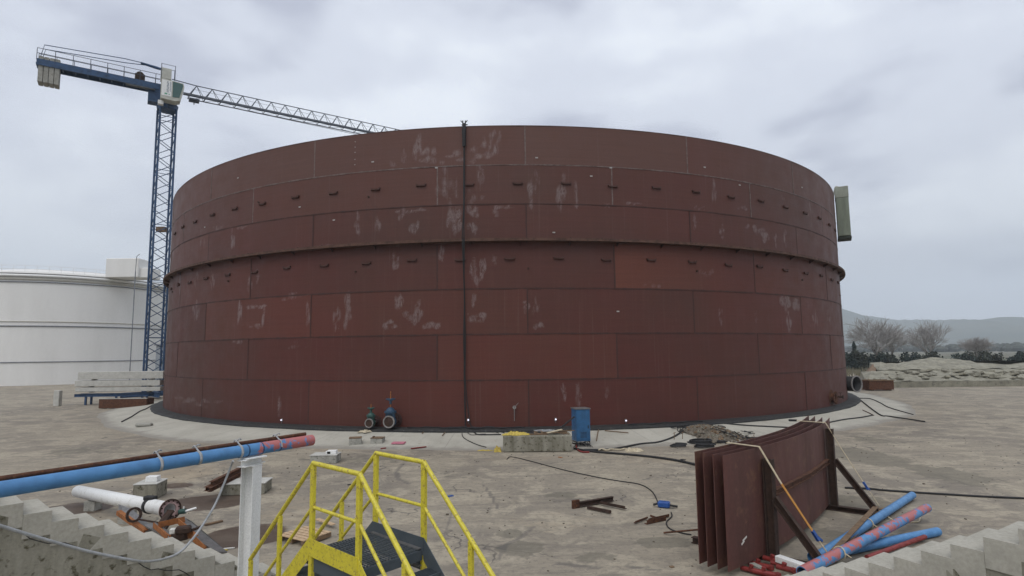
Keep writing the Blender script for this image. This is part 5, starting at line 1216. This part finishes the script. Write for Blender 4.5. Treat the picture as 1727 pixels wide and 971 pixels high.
pipe_thing(a3, b3, .095, 'blue_pipe', 'blue pipe lying under the red-patched pipe at the bottom right', g3)
a2, b2 = G(1352, 965, .32), G(1500, 889, .32); b2 = a2+(b2-a2)*1.6
t_, ax = pipe_thing(a2, b2, .10, 'blue_pipe_red_patches', 'blue pipe worn with red paint patches, on top of the others at bottom right', g3, band=lambda s_: .33+.14*math.sin(s_*40+1))
mb = MB(); mb.tube([G(1462, 940, .1), G(1560, 905, .1)], .05, 10); tag(mb.build('red_pipe', 'red_paint'), 'thin dark red pipe in front of the blue pipes at the bottom right', 'pipe')
def ring_rope(p, ax, r0, lbl, m='pale_strap'):
    mb = MB(); a_ = ax.orthogonal().normalized(); b_ = ax.cross(a_)
    P = [p+(a_*math.cos(2*PI*j/16)+b_*math.sin(2*PI*j/16))*(r0+.012)+ax*.02*math.sin(j*.8) for j in range(17)]; mb.tube(P, .014, 6); mb.tube([P[0], P[0]+Vector((.12, -.16, -.06)), P[0]+Vector((.2, -.2, -.12))], .012, 5)
    return mb, lbl
d2 = (b2-a2).normalized()
mb, lb_ = ring_rope(a2+d2*1.55, d2, .10, ''); tag(mb.build('rope_tie', 'pale_strap'), 'pale rope tied round the red-patched blue pipe', 'rope')
d1 = (b1-a1).normalized(); mb, lb_ = ring_rope(a1+d1*3.2, d1, .095, ''); tag(mb.build('rope_tie', 'pale_strap'), 'pale rope tied round the hindmost blue pipe', 'rope')
mb = MB(); mb.tube(smooth_path([F2+Vector((.1, -.1, .1)), F2+Vector((.15, -.5, .02)), F2+Vector((.6, -.6, .02)), F2+Vector((.9, -.3, .03))], 5), .016, 6); tag(mb.build('loose_rope', 'pale_strap'), 'loose pale rope on the ground at the far foot of the plate rack', 'rope')

# ================================================================== CONCRETE STAIRS
def concrete_stair(label, near, d, wv, wd, z_ref, up, down, nm='concrete_stair', riser=.166, run_=.30):
    # near = near corner of the nosing whose tread height is z_ref; d = descending direction; wv = direction of the far side
    d = Vector((*d, 0)).normalized(); wv = Vector((*wv, 0)).normalized(); near = Vector((*near, 0))
    t_ = thing(nm, label, 'stair', near)
    mb = MB(); rj = random.Random(3)
    for k in range(-up, down+1):              # k>0 lower
        z = z_ref-riser*k; 
        if z < .02: break
        p = near+d*run_*k
        a_ = p-d*(run_+.0); zb_ = max(-.02, z-.33)
        q = [a_, p, p+wv*wd, a_+wv*wd]; jj = .004*math.sin(k*3.7)
        mb.add([(v.x, v.y, zb_) for v in q]+[(v.x+rj.uniform(-.005, .005), v.y+rj.uniform(-.005, .005), z+rj.uniform(-.003, .003)) for v in q], [(3, 2, 1, 0), (4, 5, 6, 7), (0, 1, 5, 4), (1, 2, 6, 5), (2, 3, 7, 6), (3, 0, 4, 7)])
    mb.build('step', 'step_concrete', t_)
    mb = MB()                                  # rough supporting wall below the steps
    p0 = near-d*run_*(up+1)-wv*.006; p1 = near+d*run_*min(down, z_ref/riser-.5)-wv*.006
    z0_, z1_ = z_ref+riser*(up+1)-.36, max(.05, z_ref-riser*min(down, z_ref/riser-.5)-.36)
    n = 40; vs = []
    for i in range(n+1):
        p = p0.lerp(p1, i/n); ztop_ = max(.02, z0_+(z1_-z0_)*i/n)
        for z in (-.02, ztop_*.33, ztop_*.66, ztop_): 
            o_ = .012*math.sin(i*1.7+z*9); v = p+wv*(.015+o_); vs.append((v.x, v.y, z))
        v = p+wv*(wd-.02); vs.append((v.x, v.y, ztop_)); vs.append((v.x, v.y, -.02))
    mb.add(vs, [(i*6+q, (i+1)*6+q, (i+1)*6+q+1, i*6+q+1) for i in range(n) for q in range(5)]); mb.add(vs[:6], [(5, 4, 3, 2, 1, 0)]); mb.add(vs[-6:], [(0, 1, 2, 3, 4, 5)])
    mb.build('side_wall', 'concrete_grimy', t_)
    return t_
sL = concrete_stair('concrete stair descending to the yard at the lower left, with a cracked side wall', (-5.59, 9.44), (.226, .223), (-.74, .67), 1.04, 1.42, 12, 8, run_=.318)
# the crack along the side wall, a raised lip of broken render
mb = MB(); r = random.Random(5)
P = []
for i in range(40):
    s_ = -2.6+i*.1; p = Vector((-5.59, 9.44, 0))+Vector((.226, .223, 0)).normalized()*s_-Vector((-.74, .67, 0)).normalized()*.03; z = 1.42-.522*s_-.42+.035*math.sin(i*.9)+r.uniform(-.02, .02)
    if z > .05: P.append((p.x, p.y, z))
mb.tube(P, .007, 5, False, False); mb.build('crack', 'black_rubber', sL)
sR = concrete_stair('concrete stair descending towards the plate rack at the lower right', (4.464, 7.983), (-.44, .897), (.85, .53), 1.05, 1.364, 10, 7, run_=.326)

# ================================================================== OVERHEAD BLUE PIPE (left)
pL, pR = AT(220, 792, 9.45), AT(525, 741.5, 12.2)
zP = 2.7
def on_h(px, py, z): return G(px, py, z)
pL, pR = G(220, 790.5, zP), G(526, 742, zP)
dP = (pR-pL).normalized(); pLx = pL-dP*3.6
t_, axP = pipe_thing(pLx, pR, .097, 'blue_pipe_red_patches', 'long overhead blue pipe at the left, its free end worn with red paint', None, band=lambda s_: (-.6 if s_ < .62 else (-.05 if s_ < .82 else .30+.25*(s_-.82)/.18)))
Lp = (pR-pLx).length
for px in (268, 334, 404):
    s_ = (G(px, 790.5-(px-220)*.158, zP)-pLx).dot(dP); mb = MB(); mb.ring(pLx+dP*s_, axP, .096, .104, .04, 24, True); mb.build('band', 'cable_grey', t_)
for px in (416, 440, 470):
    s_ = (G(px, 790.5-(px-220)*.158, zP)-pLx).dot(dP); mb = MB(); mb.ring(pLx+dP*s_, axP, .096, .101, .02, 24, True); mb.build('joint', 'crane_blue', t_)
sd_ = Vector((dP.y, -dP.x, 0)); back = -sd_
mb = MB(); mb.tube([pLx+back*.11+Vector((0, 0, .11)), pR-dP*.06+back*.11+Vector((0, 0, .11))], .032, 10); tag(mb.build('thin_red_pipe', 'rust'), 'thin red-brown pipe strapped along the back of the overhead blue pipe', 'pipe')
for q, px in enumerate((268, 334, 404, 470)):
    s_ = (G(px, 790.5-(px-220)*.158, zP)-pLx).dot(dP); c = pLx+dP*s_
    P = [c+sd_*.105+Vector((0, 0, -.02)), c+sd_*.074+Vector((0, 0, .078)), c+Vector((0, 0, .11)), c+back*.1+Vector((0, 0, .17)), c+back*.16+Vector((0, 0, .14)), c+back*.13+Vector((0, 0, .02))]
    mb = MB(); mb.tube(smooth_path(P, 4), .012, 6); mb.tube(smooth_path([c+back*.08+Vector((0, 0, .16)), c+back*.04+Vector((.02, 0, .2)), c+back*.06+dP*.06+Vector((0, 0, .18))], 3), .01, 5)
    tag(mb.build('tie_wire', 'cable_grey'), ['grey cord tying the thin red pipe to the blue pipe, first from the left edge', 'grey cord tying the thin red pipe to the blue pipe, second from the left edge', 'grey cord tying the pipes together just left of the white column', 'grey cord tying the pipes together near the red-worn free end'][q], 'cord', 'cords on the overhead pipe')
# white column
sc_ = (G(426, 758, zP)-pLx).dot(dP); c = pLx+dP*sc_; ctop = zP-.107
t_ = thing('pipe_support_column', 'white steel column carrying the overhead blue pipe', 'column', (c.x, c.y, 0))
cr_ = math.degrees(math.atan2(dP.y, dP.x))+20
mb = MB(); mb.ibeam((c.x, c.y, .02), (c.x, c.y, ctop-.14), .225, .225, .014, up=rotz(cr_)@Vector((0, 1, 0))); mb.build('post', 'white_paint', t_)
mb = MB(); mb.box((c.x, c.y, ctop-.012), (.36, .30, .02), rotz(cr_-20), .003); mb.ibeam(Vector((c.x, c.y, ctop-.08))-rotz(cr_)@Vector((.26, 0, 0)), Vector((c.x, c.y, ctop-.08))+rotz(cr_)@Vector((.24, 0, 0)), .16, .11, .012); mb.box((c.x, c.y, ctop-.145), (.24, .24, .014), rotz(cr_)); mb.build('top_plate', 'white_paint', t_)
mb = MB(); mb.box((c.x, c.y, .01), (.4, .4, .02), rotz(cr_)); mb.build('base_plate', 'white_paint', t_)
# pale cable hanging from the pipe to the left
P = [G(393, 777, 2.6), AT(388, 790, 9.4), AT(376, 820, 9.35), AT(362, 852, 9.2), AT(340, 888, 8.9), AT(322, 912, 8.5), AT(302, 932, 8.2), AT(275, 943, 7.9), AT(245, 947, 7.6), AT(220, 944, 7.3), AT(150, 930, 6.9), AT(60, 905, 6.4), AT(-20, 880, 6.)]
cable('hanging_grey_cable', P, .017, 'cable_grey', 'pale grey cable hanging in a curve from the overhead blue pipe to the left', n=8, k=8)
# white pipe with flange
e1, e0 = AT(285, 859, 14.2), AT(220, 846, 15.4); dW = (e0-e1).normalized(); zf = e1.z
t_ = thing('white_pipe', 'white pipe at the far left ending in a bolted flange', 'pipe', (e1.x, e1.y, 0)); t_['_w'] = (e1.x, e1.y, 0)
rW = .165
mb = MB(); mb.pipe(e1, e1+dW*5.5, rW, .012, 28); mb.build('body', 'white_pipe', t_)
axf = (dW*.8+Vector((.25, .45, 0))*-.0).normalized()
mb = MB(); mb.ring(e1-dW*.03, axf, rW*.86, rW*1.42, .05, 30); fl_ = mb.build('flange', 'pink_primer', t_)
mb = MB(); a_ = axf.orthogonal().normalized(); b_ = axf.cross(a_)
for j in range(12): q = (a_*math.cos(j*PI/6)+b_*math.sin(j*PI/6))*rW*1.22; mb.tube([e1-dW*.03+q-axf*.05, e1-dW*.03+q+axf*.05], .018, 6)
mb.ring(e1-dW*.07, axf, rW*1.36, rW*1.5, .04, 30); mb.build('bolt', 'dark_rust', fl_)
mb = MB(); cpl = e1+dW*.95; mb.ring(cpl, dW, rW*.99, rW*1.15, .12, 24, True); mb.box(cpl+Vector((0, -.02, rW*1.15)), (.3, .16, .1), rotz(-10), .02); mb.build('coupling', 'cable_dark', t_)
for s_ in (2.2, 4.4): p = e1+dW*s_; MB().box((p.x, p.y, (p.z-rW)/2), (.3, .3, p.z-rW)).build('support', 'concrete', t_)
p = e1+Vector((.02, -.05, -.05)); t_ = thing('flange_jack', 'dark rusty steel lever hanging in the mouth of the white pipe', 'lever', (p.x, p.y, .1))
mb = MB(); mb.bar(p-dW*.12+Vector((0, 0, .05)), Vector((p.x+.05, p.y-.35, .42)), .16, .06); mb.build('plate', 'dark_rust', t_); mb = MB(); mb.bar(p-dW*.12+Vector((.05, 0, -.1)), Vector((p.x+.22, p.y-.5, .34)), .05, .08); mb.build('arm', 'dark_rust', t_)
p = AT(306, 863, 14.3); t_ = thing('small_valve', 'small valve with a blue body and white outlet beside the flange of the white pipe', 'valve', (p.x, p.y, p.z-.1))
mb = MB(); mb.tube([p-Vector((.05, 0, 0)), p+Vector((.1, 0, .02))], .06, 10); mb.build('body', 'valve_green', t_); mb = MB(); mb.tube([p+Vector((.09, 0, .01)), p+Vector((.3, .1, .06))], .028, 8); mb.tube([p+Vector((.05, 0, .05)), p+Vector((.05, 0, .12))], .015, 6); mb.build('outlet', 'white_paint', t_)
# sloping grey duct plates with rusty channels
def slab(P3, th, m, name, label, cat):
    mb = MB(); mb.extrude([Vector(p) for p in P3], (0, 0, -th)); return tag(mb.build(name, m), label, cat)
duct = thing('steel_pipe_cradle', 'grey steel cradle with orange-rust channels lying beside the left concrete stair', 'cradle', G(300, 905, 0))
zc_ = .28
Q = lambda x, y, z=zc_: G(x, y, z)
mb = MB(); mb.extrude([Q(312, 873, .42), Q(324, 879, .4), Q(383, 930, .06), Q(366, 930, .1), Q(342, 916, .2), Q(310, 885, .36)], (0, 0, -.03)); mb.build('side_plate', 'grey_steel', duct)
mb = MB(); mb.extrude([Q(243, 885, .42), Q(262, 880, .42), Q(300, 905, .3), Q(290, 912, .3)], (0, 0, -.03)); mb.build('side_plate', 'grey_steel', duct)
for a_, b_, za, zb_ in (((264, 884), (288, 905), .46, .36), ((292, 878), (312, 874), .46, .48), ((306, 878), (330, 899), .48, .38), ((288, 905), (328, 900), .34, .38), ((328, 903), (350, 924), .36, .14), ((265, 884), (293, 878), .46, .46)):
    mb = MB(); mb.lbeam(Q(*a_, za), Q(*b_, zb_), .13, .015); mb.build('channel', 'orange_rust', duct)
mb = MB(); c0 = Q(303, 900, .42); mb.tube([c0-Vector((.12, 0, .05)), c0+Vector((.14, .02, .0))], .13, 14); mb.box(c0+Vector((.1, -.05, .1)), (.3, .22, .14), rotz(20), .03); mb.tube([c0+Vector((.2, 0, .05)), c0+Vector((.42, .1, .12))], .03, 8); mb.build('rig', 'dark_rust', duct)
mb = MB(); mb.box(Q(296, 895, .5), (.22, .1, .12), rotz(15), .02); mb.build('white_block', 'white_thing', duct)
duct2 = thing('steel_chute', 'grey steel chute with an orange-rust edge at the far left, above the concrete stair', 'chute', G(230, 900, 0))
mb = MB(); mb.extrude([Q(200, 850, .55), Q(222, 858, .55), Q(262, 893, .3), Q(246, 896, .3), Q(200, 866, .5)], (0, 0, -.03)); mb.build('plate', 'grey_steel', duct2)
mb = MB(); mb.bar(Q(200, 864, .52), Q(246, 897, .28), .1, .1); mb.build('edge', 'orange_rust', duct2)
mb = MB(); p = Q(226, 868, .6); mb.ring(p, Vector((.7, -.5, .2)), .12, .17, .05, 20); mb.tube([p+Vector((.1, 0, -.1)), p+Vector((.55, .05, -.2))], .02, 6); mb.build('ring_flange', 'dark_rust', duct2)
# dead plank and litter near
plank(S(345, 887, .03), S(375, 880, .03), .1, .04, 'wood_dark', 'grey-brown plank on the yard left of the white column')
plank(S(376, 927, .02), S(396, 925, .02), .04, .02, 'white_thing', 'thin white stick on the ground just left of the foot of the white column', 'white_stick', 'stick')
run('loose_wire', [(355, 911), (362, 919), (370, 926), (384, 929)], .012, 'yellow_cloth', 'loose yellowish wire on the ground beside the steel cradle', 'wire')
# pallet
t_ = thing('wooden_pallet', 'pale wooden pallet lying flat on the yard behind the yellow stair', 'pallet', S(512, 906, 0))
pc = G(514, 902, .1); a_ = R_(-32); u_ = Vector((math.cos(a_), math.sin(a_), 0)); v_ = Vector((-u_.y, u_.x, 0)); pc = Vector((pc.x, pc.y, 0))
for k in range(6): o_ = -.34+.136*k; mb = MB(); mb.bar(pc-u_*.45+v_*o_+Vector((0, 0, .135)), pc+u_*.45+v_*o_+Vector((0, 0, .135)), .10, .02, bev=.003); mb.build('deck_board', 'wood', t_)
for k in range(3): o_ = -.40+.40*k; mb = MB(); mb.bar(pc+u_*o_-v_*.39+Vector((0, 0, .075)), pc+u_*o_+v_*.39+Vector((0, 0, .075)), .09, .09); mb.build('stringer', 'wood_dark', t_)
plank(S(528, 888, .05)+Vector((0, .3, .05)), S(556, 898, .05)+Vector((0, .3, .05)), .12, .03, 'wood', 'loose reddish board behind the wooden pallet')

# ================================================================== YELLOW CROSSOVER STAIR
st = thing('crossover_stair', 'yellow steel crossover stair with handrails and a dark grating platform', 'stair', (-1.83, 7.85, 0))
th = -.75; u = Vector((math.cos(th), math.sin(th), 0)); v = Vector((-u.y, u.x, 0)); c0 = Vector((-1.837, 7.85, 0)); Lh, Wh = .545, .49
zt, zm, zplat, sl = 2.82, 2.82-.563, 1.72, .903
A = c0-u*Lh-v*Wh; B = c0+u*Lh-v*Wh; Cc = c0-u*Lh+v*Wh; D = c0+u*Lh+v*Wh
U3 = Vector((0, 0, 1))
qd = .93
rundn = (zplat)/sl
for side, (P_, Q_) in enumerate(((A, B), (Cc, D))):
    far = side == 1; vv_ = v*(.0)
    # top rail and knee rail: sloping, level, sloping
    for z_, nm, rr_ in ((zt, 'handrail', .031), (zm, 'knee_rail', .022)):
        ext = qd*1.95; Pts = [P_-u*ext+U3*(z_-sl*ext), P_+U3*z_, Q_+U3*z_, Q_+u*ext+U3*(z_-sl*ext)]
        mb = MB(); 
        for a_, b_ in zip(Pts[:-1], Pts[1:]): mb.tube([a_, b_], rr_, 12)
        for p in Pts[1:3]: mb.tube([p-U3*.001-u*.012, p+u*.012], rr_*1.04, 12)
        mb.build(nm, 'yellow_paint', st)
    for p in (P_, Q_):
        mb = MB(); mb.bar(p+U3*(zplat-.36), p+U3*(zt-.02), .078, .05, v, .004); mb.build('post', 'yellow_paint', st)
    for p, sg in ((P_, -1), (Q_, 1)):
        for k in (1, 2):
            d_ = qd*k*.96; b_ = p+u*sg*d_; mb = MB(); mb.bar(b_+U3*max(.05, zplat-sl*d_-.2), b_+U3*(zt-sl*d_-.02), .07, .045, v, .004); mb.build('post', 'yellow_paint', st)
    # toe board / stringers: near side yellow, far side dark
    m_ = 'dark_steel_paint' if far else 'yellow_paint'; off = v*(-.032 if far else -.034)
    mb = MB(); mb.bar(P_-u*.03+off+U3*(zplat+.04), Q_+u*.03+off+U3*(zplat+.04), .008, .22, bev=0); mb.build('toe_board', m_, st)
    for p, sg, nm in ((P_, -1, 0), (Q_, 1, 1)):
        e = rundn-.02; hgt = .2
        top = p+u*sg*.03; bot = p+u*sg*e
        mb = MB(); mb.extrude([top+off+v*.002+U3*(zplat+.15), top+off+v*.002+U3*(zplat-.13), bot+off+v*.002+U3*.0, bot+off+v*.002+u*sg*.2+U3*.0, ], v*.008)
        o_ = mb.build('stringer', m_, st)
    if far:
        mb = MB(); mb.bar(P_+off+v*-.03+U3*(zplat+.012), Q_+off-v*.03+U3*(zplat+.012), .06, .012); mb.bar(P_+off-v*.03+U3*(zplat-.2), Q_+off-v*.03+U3*(zplat-.2), .06, .012); mb.build('flange_strip', 'grey_steel', st)
# grating platform
mb = MB(); nb_ = 20
for k in range(nb_+1): o_ = -Wh+.05+(2*Wh-.1)*k/nb_; mb.bar(c0-u*(Lh-.01)+v*o_+U3*zplat, c0+u*(Lh-.01)+v*o_+U3*zplat, .012, .014)
for k in range(11): o_ = -Lh+.02+(2*Lh-.04)*k/10; mb.bar(c0+u*o_-v*(Wh-.05)+U3*(zplat+.01), c0+u*o_+v*(Wh-.05)+U3*(zplat+.01), .007, .008)
mb.build('grating', 'grating_grey', st)
mb = MB()
for sg in (-1, 1): mb.bar(c0+u*sg*(Lh-.01)-v*(Wh-.04)+U3*(zplat-.07), c0+u*sg*(Lh-.01)+v*(Wh-.04)+U3*(zplat-.07), .05, .12)
for sg in (-1, 1): mb.bar(c0-u*(Lh-.05)+v*sg*(Wh-.01)+U3*(zplat-.16), c0+u*(Lh-.05)+v*sg*(Wh-.01)+U3*(zplat-.16), .01, .22)
mb.bar(c0-v*Wh*.2+U3*(zplat-.07)-u*Lh*.9, c0-v*Wh*.2+U3*(zplat-.07)+u*Lh*.9, .05, .1)
mb.build('platform_frame', 'dark_steel_paint', st)
# treads
nt_ = 7
for sg, e_ in ((-1, Lh), (1, Lh)):
    for k in range(1, nt_+1):
        z = zplat-k*zplat/(nt_+1); d_ = (zplat-z)/sl+.0; cc_ = c0+u*sg*(e_+d_+.0)
        mb = MB()
        for j in range(7): mb.bar(cc_+u*(.11-.22*j/6)-v*(Wh-.03)+U3*z, cc_+u*(.11-.22*j/6)+v*(Wh-.03)+U3*z, .006, .03)
        mb.bar(cc_+u*sg*.125-v*(Wh-.03)+U3*z, cc_+u*sg*.125+v*(Wh-.03)+U3*z, .02, .035); mb.build('tread', 'dark_steel_paint', st)

# ================================================================== HAZE
mb = MB(); mb.box((0, 0, 210), (7600, 7600, 422.6)); hz = mb.build('haze', 'land'); hz.data.materials.clear()
hm = bpy.data.materials.new('haze'); hm.use_nodes = True; t = hm.node_tree; t.nodes.clear()
o_ = t.nodes.new('ShaderNodeOutputMaterial'); pv = t.nodes.new('ShaderNodeVolumePrincipled'); pv.inputs['Color'].default_value = (.86, .93, 1, 1); pv.inputs['Density'].default_value = .00034; pv.inputs['Anisotropy'].default_value = .0
t.links.new(pv.outputs[0], o_.inputs['Volume']); hz.data.materials.append(hm); hz['kind'] = 'stuff'; hz['label'] = 'even pale haze filling the air'; hz['category'] = 'haze'
sc.cycles.volume_max_steps = 64; sc.cycles.volume_bounces = 2
for o in bpy.data.objects:
    if '_w' in o: del o['_w']
